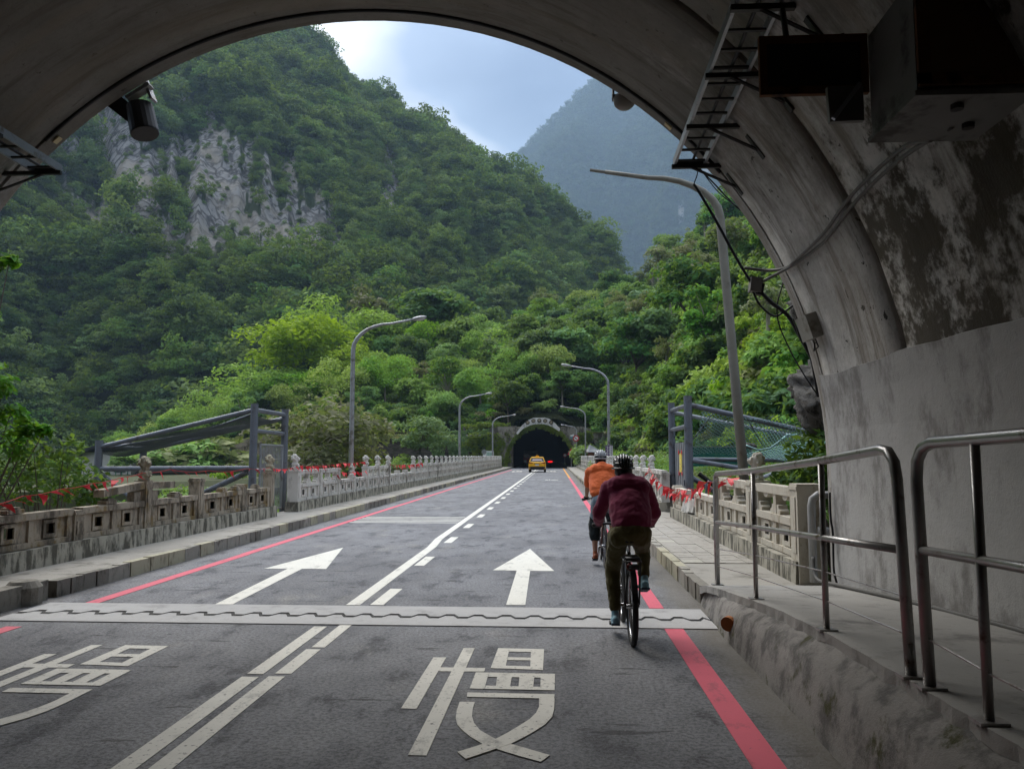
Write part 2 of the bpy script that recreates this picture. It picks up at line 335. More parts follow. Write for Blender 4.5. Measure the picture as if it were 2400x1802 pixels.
# ================================================================ bridge deck, pavements, kerbs
deck = struct(MB().box(-7.55, 3.35, 8.9, 112, -1.1, -.52), 'bridge_deck', CONC)
pavl = struct(MB().box(-7.5, XL-.13, -60, 112, -.5, .19).box(-7.92, -7.5, -60, 9.2, -.5, .19), 'pavement_left', WALK)
pavr = struct(MB().box(XR+.13, 3.3, 9.32, 112, -.5, .19), 'pavement_right', WALK)
rn = random.Random(4)
KY = [concrete_mat('kerb_yellowed', (.47, .435, .315), (.36, .335, .245), (.14, .12, .08), 2.5, (1, 1, .5)), concrete_mat('kerb_grey', (.37, .35, .30), (.27, .25, .21), (.09, .08, .065), 2.5, (1, 1, .5)), concrete_mat('kerb_dark', (.25, .235, .20), (.17, .155, .13), (.06, .055, .045), 2.5, (1, 1, .5))]
def kerb(name, pav, x0, x1, y0, y1, ln, zt, nmax):
    base = []
    for k in range(3):
        m = MB(); w = x1-x0
        fx = x1 if name == 'L' else x0
        for j in range(2):                              # two facing slips per kerb length, uneven
            a, b = j*ln/2+.008, (j+1)*ln/2-.004; d = .006*((k+j) % 3)
            m.prism([(0+ (0 if name=='L' else d), a), (w-(d if name == 'L' else 0), a), (w-(d if name == 'L' else 0), b), (0+(0 if name=='L' else d), b)], lambda x, y: (x, y, 0), lambda x, y: (x*.94+.03*w if False else x, y, zt-.004*((k*2+j) % 3)))
        base.append(m.mesh('kerb_stone', KY[k]))
    y = y0; n = 0
    while y < y1 and n < nmax:
        g = int((y*.37) % 4); k = rn.choice((1, 2, 1, 2, 0)) if g else rn.choice((0, 0, 1))
        link('kerb_stone', base[k], pav, (x0, y, rn.uniform(-.006, .004))); y += ln; n += 1
    return y
ye = kerb('L', pavl, XL-.13, XL, 9.35, 70, .55, .205, 120)
build(MB().box(XL-.13, XL, ye, 112, 0, .203), 'kerb_run', KY[1], pavl)
build(MB().box(XL-.22, XL-.02, -60, 9.2, 0, .235), 'kerb_run', KY[2], pavl)['label'] = 'dark stained kerb inside the near tunnel'
mb = MB().tube([(XL-.12, 8.9, .0), (XL-.12, 8.9, .2), (XL-.12, 8.9, .27)], [.2, .2, .14], 14); build(mb, 'kerb_end', KY[2], pavl, smooth=False)
ye = kerb('R', pavr, XR, XR+.13, 9.36, 62, .55, .205, 100)
build(MB().box(XR, XR+.13, ye, 112, 0, .203), 'kerb_run', KY[1], pavr)
# pavers on the right pavement, nearest ones one by one
PV = [concrete_mat('paver_%s' % n, c, tuple(v*.8 for v in c), tuple(v*.5 for v in c), 3, (1, 1, 1)) for n, c in (('grey', (.38, .355, .31)), ('warm', (.395, .37, .325)), ('pale', (.47, .445, .375)))]
tb = [MB().prism([(.004, .004), (.291, .004), (.291, .291), (.004, .291)], lambda x, y: (x, y, 0), lambda x, y: (x, y, .012)).mesh('paver', m) for m in PV]
tmp = 0
for j in range(58):
    for i in range(4):
        if tmp >= 290: break
        y = 11.4+j*.296; x = XR+.15+i*.296
        link('paver', tb[2] if (i == 0 and j % 9 == 0) or rn.random() < .03 else tb[rn.choice((0, 0, 1))], pavr, (x, y, .19+rn.uniform(-.003, .003))); tmp += 1
m = MB()
for j in range(58, 300):
    for i in range(4): m.box(XR+.15+i*.296+.004, XR+.15+i*.296+.291, 11.4+j*.296, 11.4+j*.296+.287, .188, .2)
o = build(m, 'paver_field', PV[0], pavr); o['kind'] = 'stuff'
# ================================================================ near tunnel
AX, AZ, AR = -2.4, 1.59, 5.51
tun = thing('road_tunnel', 'weathered concrete road tunnel whose arched mouth frames the view', 'tunnel', (AX, 9.2, 0))
def prof(r, z0=-.1, n=56):
    return [(AX+r, z0), (AX+r, .8)] + [(AX+r*math.cos(math.pi*k/n), AZ+r*math.sin(math.pi*k/n)) for k in range(n+1)] + [(AX-r, .8), (AX-r, z0)]
def ring(y0, y1, r, th=.35, ny=2, uneven=.0, seed=1):
    """a closed vault segment with thickness"""
    a, b = prof(r), prof(r+th); n = len(a); mb = MB(); vs = []; rq = random.Random(seed)
    for j in range(ny+1):
        y = y0+(y1-y0)*j/ny
        vs += [(x+rq.uniform(-uneven, uneven), y, z+rq.uniform(-uneven, uneven)) for x, z in a]
    for y in (y1, y0): vs += [(x, y, z) for x, z in b]
    fs = []
    for j in range(ny): fs += [(j*n+k, (j+1)*n+k, (j+1)*n+k+1, j*n+k+1) for k in range(n-1)]
    e0, e1 = (ny+1)*n, (ny+2)*n
    fs += [(ny*n+k, e0+k, e0+k+1, ny*n+k+1) for k in range(n-1)] + [(e0+k, e1+k, e1+k+1, e0+k+1) for k in range(n-1)] + [(e1+k, k, k+1, e1+k+1) for k in range(n-1)]
    return mb.add(vs, fs)
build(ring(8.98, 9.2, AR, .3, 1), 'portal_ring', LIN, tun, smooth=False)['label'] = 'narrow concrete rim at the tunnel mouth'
build(ring(8.925, 8.985, AR+.05, .3, 1), 'portal_groove', pm('groove_dark', (.02, .018, .015), None, 8, .95, .3), tun)
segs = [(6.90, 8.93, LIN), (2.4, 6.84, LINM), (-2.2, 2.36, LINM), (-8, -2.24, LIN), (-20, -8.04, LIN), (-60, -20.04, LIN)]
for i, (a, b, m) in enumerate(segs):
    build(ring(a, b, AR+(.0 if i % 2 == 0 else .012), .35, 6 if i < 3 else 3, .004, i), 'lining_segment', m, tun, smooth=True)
build(ring(6.82, 6.91, AR+.035, .3, 1), 'lining_seam', concrete_mat('seam_stain', (.10, .085, .06), (.05, .042, .03), (.22, .20, .17), 2), tun)
mb = MB()                                              # plastered lower wall on both sides
for s in (1, -1):
    def wx(z, d): return AX + s*((AR-d) if z < AZ else math.sqrt(max(AR*AR-(z-AZ)**2, 0))-d)
    zs = [0, .6, 1.2, 1.6, 2.0, 2.35, 2.6]; m = MB(); vs = []
    YS = [-30, -10]+[.0+.35*i for i in range(26)]+[9.06]
    for y in YS:
        for z in zs: vs.append((wx(z, .010), y, z+(.014*math.sin(y*2.1)+.01*math.sin(y*5.7) if z > 2.5 else 0)))
        vs.append((wx(2.62, -.02), y, 2.615+.014*math.sin(y*2.1)+.01*math.sin(y*5.7)))
    n = 8; fs = [(j*n+k, j*n+k+1, (j+1)*n+k+1, (j+1)*n+k) for j in range(len(YS)-1) for k in range(n-1)]
    vs += [(wx(z, -.02), 9.06, z) for z in zs]; o = len(YS)*n; fs += [(o-n+k, o-n+k+1, o+k+1, o+k) for k in range(len(zs)-1)]
    build(m.add(vs, fs), 'wall_plaster', DADO, tun, smooth=False)
build(MB().box(AX-5.6, AX+5.6, -60.4, -60, -.2, 7.3), 'dark_end', BLACK, tun)
# raised walkway on the right inside the tunnel, with its battered kerb wall
WH = [(9.34, .20), (9.0, .27), (8.4, .33), (7.3, .42), (6.3, .50), (5.4, .55), (4.2, .585), (3.2, .60), (0, .62), (-60, .62)]
def wh(y):
    for (a, h), (b, g) in zip(WH[:-1], WH[1:]):
        if b <= y <= a: return h+(g-h)*(a-y)/(a-b)
    return .62
ys = [9.34-.12*i for i in range(60)] + [2-.5*i for i in range(30)] + [-13, -60]
rn = random.Random(9); m = MB(); vs = []; mw = MB(); vw = []
for y in ys:
    h = wh(y); j = rn.uniform(-.012, .012) if y < 9 else 0; xt = 1.66 + .10*min(1, max(0, (9.2-y)/2.5))
    vs += [(xt+j, y, h-.075+rn.uniform(-.01, .01)), (xt+j*.6, y, h), (AX+AR+.02, y, h+.01), (AX+AR+.02, y, -.1)]
    rec = .012*max(0, math.sin((y-5.2)*1.15))*(1 if y < 8.6 else 0)
    xb = XR-.09*min(1, max(0, (9.2-y)/1.5))
    vw += [(xb, y, -.02), (xb+.025+.01*rn.random(), y, h*.32), (xb+.07+rec+.01*rn.random(), y, h*.7), (xt+.012+rec+.008*rn.random(), y, h-.06)]
n = len(ys)
m.add(vs, [(j*4+k, j*4+k+1, (j+1)*4+k+1, (j+1)*4+k) for j in range(n-1) for k in range(3)])
build(m, 'walkway', WALKR, tun)['label'] = 'raised concrete walkway along the right wall'
mw.add(vw, [(j*4+k, j*4+k+1, (j+1)*4+k+1, (j+1)*4+k) for j in range(n-1) for k in range(3)])
build(mw, 'walkway_kerb_wall', RENDER, tun, smooth=True)['label'] = 'stained sloping side wall below the walkway'
# portal face, rock and slope over the tunnel (seen by the light, and from the side)
ROCK = NT('rock'); _p = ROCK.xyz()
_col = ROCK.mix(ROCK.noise(.9, 8, .7, (1, 1, .45)), (.30, .285, .26), (.13, .125, .115)); _col = ROCK.mix(ROCK.ramp(ROCK.noise(2.6, 7, .75, (1, 1, .4), (3, 3, 3)), .48, .62), _col, (.035, .032, .028))
_col = ROCK.mix(ROCK.ramp(ROCK.noise(1.3, 6, .7, (1, 1, .6), (6, 2, 1)), .6, .72), _col, (.42, .35, .24)); ROCK.bump(ROCK.noise(5, 8, .75), 1., .15); ROCK = ROCK.fin(_col, .9, .2)
a = prof(AR, -.1, 56); mb = MB(); out = [(x if abs(x-AX) > 1e9 else AX+(x-AX)*1.12, max(z, -.1) if z < AZ else AZ+(z-AZ)*1.14) for x, z in a]
vs = [(x, 9.2, z) for x, z in a]+[(x, 9.2, z) for x, z in out]+[(x, 8.6, z) for x, z in out]; n = len(a)
mb.add(vs, [(k, n+k, n+k+1, k+1) for k in range(n-1)]+[(n+k, 2*n+k, 2*n+k+1, n+k+1) for k in range(n-1)])
build(mb, 'portal_face', CONC, tun)
# ================================================================ foliage prototypes
def leaf_mat(name, dark, light, trans=.38, pale=None, sc=.35, spec=.12, var=.75):
    t = NT(name); oi = t.node('ShaderNodeObjectInfo')
    col = t.mix(t.ramp(t.noise(sc, 4, .6), .32, .68), dark, light)
    col = t.mix(t.ramp(t.noise(2.2, 3, .6), .35, .75), t.mix(.45, col, tuple(v*.5 for v in dark)), col)
    hs = t.node('ShaderNodeHueSaturation'); t.l(col, hs.inputs['Color'])
    t.l(t.ramp(oi.outputs['Random'], 0, 1, .468, .522), hs.inputs['Hue']); t.l(t.math('ADD', t.math('MULTIPLY', t.math('FRACT', t.math('MULTIPLY', oi.outputs['Random'], 7.3)), var), 1-var/2), hs.inputs['Value'])
    t.l(t.math('ADD', t.math('MULTIPLY', t.math('FRACT', t.math('MULTIPLY', oi.outputs['Random'], 13.7)), .35), .75), hs.inputs['Saturation'])
    c = hs.outputs['Color']
    t.l(c, t.b.inputs['Base Color']); t.b.inputs['Roughness'].default_value = .6; t.b.inputs['Specular IOR Level'].default_value = spec
    tr = t.node('ShaderNodeBsdfTranslucent'); t.l(t.mix(.5, c, (.34, .50, .05), 'MIX'), tr.inputs['Color'])
    ms = t.node('ShaderNodeMixShader'); ms.inputs[0].default_value = trans
    out = t.n['Material Output']; t.l(t.b.outputs['BSDF'], ms.inputs[1]); t.l(tr.outputs['BSDF'], ms.inputs[2]); t.l(ms.outputs['Shader'], out.inputs['Surface'])
    return t.m
LF_MT = leaf_mat('leaf_mountain', (0.026, 0.064, 0.024), (0.150, 0.255, 0.076), .36, sc=.11, spec=.02, var=1.15)
LF_FAR = leaf_mat('leaf_far', (0.045, 0.078, 0.039), (0.090, 0.135, 0.060), .1, sc=.02, spec=.02)
LF_MID = leaf_mat('leaf_mid', (0.070, 0.164, 0.033), (0.223, 0.422, 0.070))
LF_DK = leaf_mat('leaf_deep', (0.043, 0.117, 0.033), (0.129, 0.270, 0.061))
LF_BR = leaf_mat('leaf_bright', (0.164, 0.317, 0.028), (0.446, 0.704, 0.060), .42, var=.3)
LF_OL = leaf_mat('leaf_olive', (0.154, 0.172, 0.064), (0.360, 0.350, 0.154), .3)
LF_BL = leaf_mat('leaf_cool', (0.083, 0.200, 0.070), (0.270, 0.492, 0.177), .3)
LF_NEAR = leaf_mat('leaf_near', (0.037, 0.102, 0.017), (0.145, 0.323, 0.031), .4, sc=2.5)
LF_RED = leaf_mat('leaf_russet', (0.140, 0.098, 0.042), (0.336, 0.238, 0.112), .3)
BARK = pm('bark', (.16, .13, .10), (.075, .06, .045), 4, .9, .5); BARKP = pm('bark_pale', (.36, .32, .26), (.22, .19, .15), 4, .9, .4)
def leaves(P, N, size, rng, asp=.5, jit=.5):
    n = len(P); N = N + rng.normal(0, jit, (n, 3)); N /= np.linalg.norm(N, axis=1)[:, None]+1e-9
    T = np.cross(N, rng.normal(0, 1, (n, 3))); T /= np.linalg.norm(T, axis=1)[:, None]+1e-9; B = np.cross(N, T)
    s = (size*rng.uniform(.6, 1.3, n))[:, None]
    V = np.stack([P-T*s, P+B*s*asp, P+T*s-N*s*.25, P-B*s*asp], 1).reshape(-1, 3)
    return V, np.arange(n*4).reshape(-1, 4)
def raw_mesh(name, V, Fq, mat):
    me = bpy.data.meshes.new(name); n = len(Fq)
    me.vertices.add(len(V)); me.vertices.foreach_set('co', V.astype(np.float32).ravel())
    me.loops.add(n*4); me.loops.foreach_set('vertex_index', Fq.astype(np.int32).ravel())
    me.polygons.add(n); me.polygons.foreach_set('loop_start', np.arange(0, n*4, 4, dtype=np.int32)); me.polygons.foreach_set('loop_total', np.full(n, 4, np.int32))
    me.update(); me.validate(); me.materials.append(mat); return me
def make_tree(seed, kind, H_, rx, nl, ls, mat, bark, nclump=16):
    """returns (trunk mesh, crown mesh) standing on the origin"""
    rng = np.random.default_rng(seed); rd = random.Random(seed)
    if kind == 'round': base, top, flat = .30, 1., .75
    elif kind == 'umbrella': base, top, flat = .30, 1., .52
    elif kind == 'slender': base, top, flat = .58, 1., .8
    elif kind == 'tall': base, top, flat = .22, 1., .8
    else: base, top, flat = .12, 1., .7                 # bush
    zc, rz = H_*(base+top)/2, H_*(top-base)/2; C = []
    while len(C) < nclump:
        p = rng.uniform(-1, 1, 3)
        d = np.linalg.norm(p)
        if d > 1 or d < .35: continue
        if kind == 'tall' and (abs(p[0])+abs(p[1])) > 1.15-p[2]*.35: continue
        C.append((p[0]*rx*.82, p[1]*rx*.82, zc+p[2]*rz*.85))
    C = np.array(C); cr = rng.uniform(.32, .52, nclump)*rx*(1.12 if nclump < 14 else 1)
    per = nl//nclump; P, N = [], []
    for c, r in zip(C, cr):
        d = rng.normal(0, 1, (per, 3)); d /= np.linalg.norm(d, axis=1)[:, None]; d[:, 2] = np.where(d[:, 2] < -.25, -d[:, 2]*.6, d[:, 2])
        q = d*(r*rng.uniform(.55, 1.06, per)**.7)[:, None]; q[:, 2] *= flat
        P.append(c+q); N.append(d*.7+np.array([0, 0, .55]))
    V, Fq = leaves(np.concatenate(P), np.concatenate(N), ls, rng)
    crown = raw_mesh('crown', V, Fq, mat)
    mb = MB(); lean = Vector((rd.uniform(-.06, .06), rd.uniform(-.06, .06), 0))*H_; h0 = H_*(base+.12); r0 = H_*.017+.03
    fk = Vector((0, 0, h0))+lean*.6
    mb.tube([(0, 0, -.6), lean*.25+Vector((0, 0, h0*.5)), fk], [r0*1.35, r0, r0*.8], 6, False)
    for c in C[:min(nclump, 9)]:
        c = Vector(c); mid = fk.lerp(c, .5)+Vector((rd.uniform(-.08, .08)*rx, rd.uniform(-.08, .08)*rx, .06*H_))
        mb.tube([fk, mid, c], [r0*.55, r0*.36, r0*.14], 5, False)
    return mb.mesh('trunk', bark, smooth=True), crown
def proto(me): return bpy.data.objects.new(me.name+'_kind', me)
def scatter(name, label, cat, P, rot, scl, pick, kinds, group=None):
    """one stuff object: a cloud of points, each carrying one of the given meshes"""
    me = bpy.data.meshes.new(name); me.from_pydata([tuple(p) for p in P], [], [])
    for an, tp, ar in (('rot', 'FLOAT', rot), ('scl', 'FLOAT', scl), ('pick', 'INT', pick)):
        a = me.attributes.new(an, tp, 'POINT'); a.data.foreach_set('value', np.asarray(ar, dtype=np.int32 if tp == 'INT' else np.float32))
    o = link(name, me); tag(o, label, cat, group, 'stuff')
    ng = bpy.data.node_groups.new(name+'_nodes', 'GeometryNodeTree')
    ng.interface.new_socket('Geometry', in_out='INPUT', socket_type='NodeSocketGeometry'); ng.interface.new_socket('Geometry', in_out='OUTPUT', socket_type='NodeSocketGeometry')
    N_ = ng.nodes; L_ = ng.links; gi = N_.new('NodeGroupInput'); go = N_.new('NodeGroupOutput')
    iop = N_.new('GeometryNodeInstanceOnPoints'); jn = N_.new('GeometryNodeJoinGeometry'); iop.inputs['Pick Instance'].default_value = True
    for k in kinds[::-1]:
        oi = N_.new('GeometryNodeObjectInfo'); oi.inputs['Object'].default_value = k; oi.inputs['As Instance'].default_value = True; L_.new(oi.outputs['Geometry'], jn.inputs[0])
    def na(n, t): a = N_.new('GeometryNodeInputNamedAttribute'); a.data_type = t; a.inputs['Name'].default_value = n; return a.outputs['Attribute']
    cx = N_.new('ShaderNodeCombineXYZ'); L_.new(na('rot', 'FLOAT'), cx.inputs['Z']); er = N_.new('FunctionNodeEulerToRotation'); L_.new(cx.outputs[0], er.inputs[0])
    L_.new(gi.outputs[0], iop.inputs['Points']); L_.new(jn.outputs[0], iop.inputs['Instance']); L_.new(er.outputs[0], iop.inputs['Rotation'])
    L_.new(na('scl', 'FLOAT'), iop.inputs['Scale']); L_.new(na('pick', 'INT'), iop.inputs['Instance Index']); L_.new(iop.outputs[0], go.inputs[0])
    md = o.modifiers.new('scatter', 'NODES'); md.node_group = ng
    return o
# ================================================================ hills and mountains
def interp(tab, x): return np.interp(x, [a for a, b in tab], [b for a, b in tab])
def hill_mat(name, veg1, veg2, rk1, rk2):
    t = NT(name); a = t.node('ShaderNodeAttribute', attribute_name='rock')
    veg = t.mix(t.noise(.06, 6, .65), veg1, veg2)
    rk = t.mix(t.noise(.09, 8, .72, (1, 1, .3)), rk1, rk2); rk = t.mix(t.ramp(t.noise(.22, 7, .75, (1, 1, .25), (3, 1, 2)), .47, .62), rk, tuple(v*.28 for v in rk2))
    vo = t.node('ShaderNodeTexVoronoi', feature='DISTANCE_TO_EDGE'); vo.inputs['Scale'].default_value = .16; vm = t.node('ShaderNodeMapping'); vm.inputs['Scale'].default_value = (1, 1, .45); t.l(t.pos, vm.inputs['Vector']); t.l(vm.outputs['Vector'], vo.inputs['Vector']); rk = t.mix(t.ramp(vo.outputs['Distance'], .02, .10, .75, 0), rk, tuple(v*.3 for v in rk2))
    rk = t.mix(t.ramp(t.noise(.03, 5, .6, (1, 1, .5), (1, 5, 2)), .5, .65), rk, (.37, .34, .285))
    col = t.mix(t.ramp(a.outputs['Fac'], .3, .55), veg, rk)
    t.bump(t.noise(.22, 9, .78, (1, 1, .45)), 1., 5.)
    return t.fin(col, .95, .1)
M_MT = hill_mat('mountain_ground', (.030, .048, .020), (.055, .075, .032), (.47, .465, .455), (.25, .25, .25))
M_HILL = hill_mat('hill_ground', (.040, .050, .018), (.020, .030, .010), (.30, .28, .25), (.2, .19, .17))
def polar(name, az, rr, zf, mat, rockf=None):
    A, T = np.meshgrid(np.radians(az), rr, indexing='ij'); Rr = T if np.ndim(T) == 2 else T
    X, Y, Z, RK = zf(np.degrees(A), T)
    V = np.stack([X, Y, Z], -1).reshape(-1, 3); na_, nr = A.shape
    i = np.arange(na_*nr).reshape(na_, nr); Fq = np.stack([i[:-1, :-1], i[1:, :-1], i[1:, 1:], i[:-1, 1:]], -1).reshape(-1, 4)
    me = raw_mesh(name, V, Fq, mat); at_ = me.attributes.new('rock', 'FLOAT', 'POINT'); at_.data.foreach_set('value', RK.astype(np.float32).ravel())
    me.polygons.foreach_set('use_smooth', [True]*len(me.polygons))
    o = link(name, me); o['kind'] = 'structure'; return o
SKY_L = [(-75, .36), (-50, .44), (-37.5, .50), (-29.7, .545), (-24, .562), (-19.2, .547), (-17.2, .531), (-15.2, .495), (-12.75, .467), (-10.3, .436), (-8.2, .415), (-5.4, .388), (-3.3, .363), (-1.95, .345), (.12, .319), (2.2, .30), (3.9, .278), (4.6, .255), (5.4, .21), (7, .15), (10, .08), (16, .02)]
RIDGE_L = [(-75, 760), (-30, 690), (-19, 640), (-5, 540), (3.9, 430), (8, 380), (16, 360)]
ROCKS = [(-30.1, .349, 1.5, .035, .8), (-28.3, .292, 2.0, .05, .9), (-25.4, .285, 1.8, .03, .8), (-26.6, .458, .8, .035, .9), (-23.2, .335, .75, .022, 1.3), (-19.4, .285, 1.5, .022, 1.2), (-17.2, .29, .9, .03, 1.1), (-21.4, .268, 1.3, .018, .9), (-30.8, .264, .7, .02, 1.0), (-12, .372, .5, .03, .8), (-2.0, .243, .35, .02, .8), (-12.3, .325, .5, .025, .8), (-27, .36, 3.2, .06, .5), (-22, .31, 4.5, .05, .42), (-14.5, .245, .5, .03, .6), (-33, .33, .8, .05, .5)]
ROCKS += [(-24.5, .34, 7.5, .09, .8), (-31, .36, 3.5, .07, .5), (-17.5, .275, 3., .03, .5), (-11.8, .35, 1.2, .06, .6), (-1.8, .235, .9, .04, .55)]
def mt_left(az, t):
    R1 = interp(RIDGE_L, az); r0 = 225+20*np.sin(np.radians(az*6)); r = r0+(R1-r0)*t
    zr = interp(SKY_L, az)*R1-5; s = np.clip(t, 0, 1)
    z = -8+(zr+8)*(s**.92); z = np.where(t > 1, zr-(t-1)*(R1-r0)*.75, z)
    a = np.radians(az); x, y = r*np.sin(a), r*np.cos(a)
    w = np.sin(np.pi*np.clip(t, 0, 1))**.8
    z = z+w*(fbm(az*5.5, t*30, 26, 4, 3)*52+fbm(x, y, 60, 5, 8)*24)+w*np.abs(fbm(az*9, t*14, 17, 3, 21))*-22
    E = (z-EYE)/r; rk = np.zeros_like(z)
    for (ra, re, sa, se, am) in ROCKS: rk += am*np.exp(-((az-ra)/sa)**2-((E-re)/se)**2)
    rk = np.clip(rk, 0, 1.5)*np.clip(.70+fbm(az*15, E*170, 9, 5, 5)*2.4+fbm(az*5, E*230, 6, 4, 55)*2.2, 0, 1.6)
    cl = np.clip(rk, 0, 1)*w; r2 = r+cl*(fbm(az*9, E*200, 9, 4, 13))*7; z = z+cl*fbm(az*7, E*300, 8, 3, 17)*3
    return r2*np.sin(a), r2*np.cos(a), z, rk
mtL = polar('mountain_left', np.concatenate([np.linspace(-75, -36, 60), np.linspace(-35.9, -10, 420), np.linspace(-9.9, 16, 170)]), np.concatenate([np.linspace(0, 1, 300), np.linspace(1.02, 1.5, 10)]), mt_left, M_MT)
SKY_F = [(-14, .18), (-8, .285), (-4.74, .352), (-3.69, .379), (-2.3, .404), (.16, .448), (2.27, .485), (4.4, .51), (8, .53), (14, .52), (30, .42), (50, .30)]
FAR_R = 3000
def mt_far(az, t):
    R1 = FAR_R+(az-0)*20; r0 = 1350+0*az; r = r0+(R1-r0)*t; zr = interp(SKY_F, az)*R1-6; s = np.clip(t, 0, 1)
    z = -10+(zr+10)*s**1.05; z = np.where(t > 1, zr-(t-1)*(R1-r0)*.8, z); a = np.radians(az); x, y = r*np.sin(a), r*np.cos(a)
    w = np.sin(np.pi*s)**.7; z = z+w*(fbm(az*3, t*40, 14, 5, 31)*330+fbm(x, y, 270, 5, 38)*170)
    E = (z-EYE)/r; rk = 0*z
    for (ra, re, sa, se, am) in [(3.7, .315, .25, .03, 1.), (9.3, .33, .35, .06, .8), (11.2, .36, .5, .05, .8), (8.3, .26, .4, .04, .7), (10.5, .42, .4, .05, .5)]: rk = rk+am*np.exp(-((az-ra)/sa)**2-((E-re)/se)**2)
    rk = rk*np.clip(.5+fbm(az*40, E*900, 30, 4, 35)*3.5, 0, 1.5)
    return x, y, z, rk
mtF = polar('mountain_far', np.linspace(-14, 50, 260), np.concatenate([np.linspace(0, 1, 120), np.linspace(1.03, 1.4, 6)]), mt_far, M_MT)
SKY_M = [(-40, -.01), (-28, .0), (-23.4, .02), (-19.9, .055), (-16.1, .09), (-11.5, .128), (-6.8, .135), (-3.3, .14), (-.6, .172), (2.8, .195), (4.9, .208), (6.9, .225), (8.3, .245), (10.3, .262), (12.3, .295), (15.2, .33), (18.3, .37), (30, .45), (60, .5)]
def mt_mid(az, t):
    a = np.radians(az); R1 = interp([(-40, 190), (-16, 185), (-3, 200), (3, 230), (10, 270), (30, 300), (60, 250)], az)
    r0 = interp([(-40, 150), (-28, 136), (-12, 118.5/math.cos(R(12))), (-3.2, 116.5), (1.2, 116.5), (3, 118), (6, 95), (10, 62), (16, 45), (60, 35)], az); r = r0+(R1-r0)*t
    z0 = interp([(-40, -2), (-28, 0), (-20, 4.2), (-3.2, 5.5), (-2.9, 7.2), (.4, 7.2), (2.0, 5.5), (3.0, 1.5), (6, .2), (16, 0), (60, 0)], az)
    zr = interp(SKY_M, az)*R1; s = np.clip(t, 0, 1); z = z0+(zr-z0)*s**.95; z = np.where(t > 1, zr-(t-1)*(R1-r0)*.5, z); x, y = r*np.sin(a), r*np.cos(a)
    w = np.clip(s*6, 0, 1); z = z+w*(fbm(x, y, 28, 4, 51)*7)
    return x, y, z, 0*z
hillM = polar('hillside_middle', np.linspace(-40, 60, 200), np.concatenate([np.linspace(0, 1, 60), np.linspace(1.03, 1.7, 8)]), mt_mid, M_HILL)
# slope over the near tunnel, behind the viewer
def back(az, t):
    x = az*2.0; y = 9.0-t*120; h = 8.2+np.clip(t, 0, 1)*95*(1+.3*np.sin(x*.03)); h = h+fbm(x, y, 18, 4, 61)*5*np.clip(t*8, 0, 1)
    h = np.where(t < 0, -26-0*x, h); y = np.where(t < 0, 9.4+np.abs(x-AX)*.0, y)
    return x, y, h, .9+0*h
g = [-.01]+list(np.linspace(0, 1, 24))
def back_slope():
    xs = np.concatenate([np.linspace(-160, -8.6, 40), np.linspace(3.8, 120, 34)]); mats = []
    # top sheet
    XX, TT = np.meshgrid(np.linspace(-160, 120, 90), np.linspace(0, 1, 24), indexing='ij')
    Yv = 8.8-TT*120+fbm(XX, TT*60, 14, 4, 63)*3.*np.clip(TT*6, 0, 1); Zv = 8.3+TT*100+fbm(XX, TT*120, 15, 4, 61)*5*np.clip(TT*8, 0, 1)
    V = np.stack([XX, Yv, Zv], -1).reshape(-1, 3); i = np.arange(90*24).reshape(90, 24)
    Fq = np.stack([i[:-1, :-1], i[1:, :-1], i[1:, 1:], i[:-1, 1:]], -1).reshape(-1, 4)
    me = raw_mesh('hillside_near', V, Fq, M_HILL); a = me.attributes.new('rock', 'FLOAT', 'POINT'); a.data.foreach_set('value', np.full(len(V), .2, np.float32))
    o = link('hillside_near', me); o['kind'] = 'structure'
back_slope()
def cliff(name, x0, x1, nx, y0, seed, lab, inner):
    """rock face beside the portal: a rough wall from the gorge to the slope"""
    XX, ZZ = np.meshgrid(np.linspace(x0, x1, nx), np.linspace(-26, 9.5, 60), indexing='ij')
    d = np.abs(XX-inner)
    YY = y0+fbm(XX*1.0, ZZ*.6, 2.2, 5, seed)*2.6*np.clip(d/1.5+.25, 0, 1)-np.clip(d-3, 0, 40)*.35
    V = np.stack([XX, YY, ZZ], -1).reshape(-1, 3); i = np.arange(nx*60).reshape(nx, 60); Fq = np.stack([i[:-1, :-1], i[1:, :-1], i[1:, 1:], i[:-1, 1:]], -1).reshape(-1, 4)
    me = raw_mesh(name, V, Fq, ROCK); o = link(name, me); tag(o, kind='structure', label=lab)
cliff('cliff_right', 3.6, 60, 90, 9.15, 71, 'rock face right of the near tunnel mouth', 3.6)
cliff('cliff_left', -90, -8.45, 90, 9.0, 72, 'rock face left of the near tunnel mouth', -8.45)
# river bed / ground sheet, far bank flat, road apron before the far tunnel
GRAV = pm('river_gravel', (.26, .25, .23), (.16, .155, .14), .3, .9, .3); EARTH = pm('earth', (.075, .085, .035), (.045, .05, .022), .4, .95, .3)
struct(MB().box(-4000, 4000, -400, 4700, -32, -30), 'ground', GRAV)
mb = MB(); bank = [(-140, 70), (-60, 66), (-32, 78), (-16, 100), (-9, 109), (7, 109), (12, 80), (22, 46), (60, 40), (200, 60), (200, 260), (-300, 330), (-300, 90)]
mb.prism(bank, lambda x, y: (x, y, -29), lambda x, y: (x, y, -1.6 if x < -12 else -.12)); struct(mb, 'far_bank', EARTH)
struct(MB().box(-9.5, 5.5, 111.9, 117, -.4, -.02), 'road_apron', CONC)
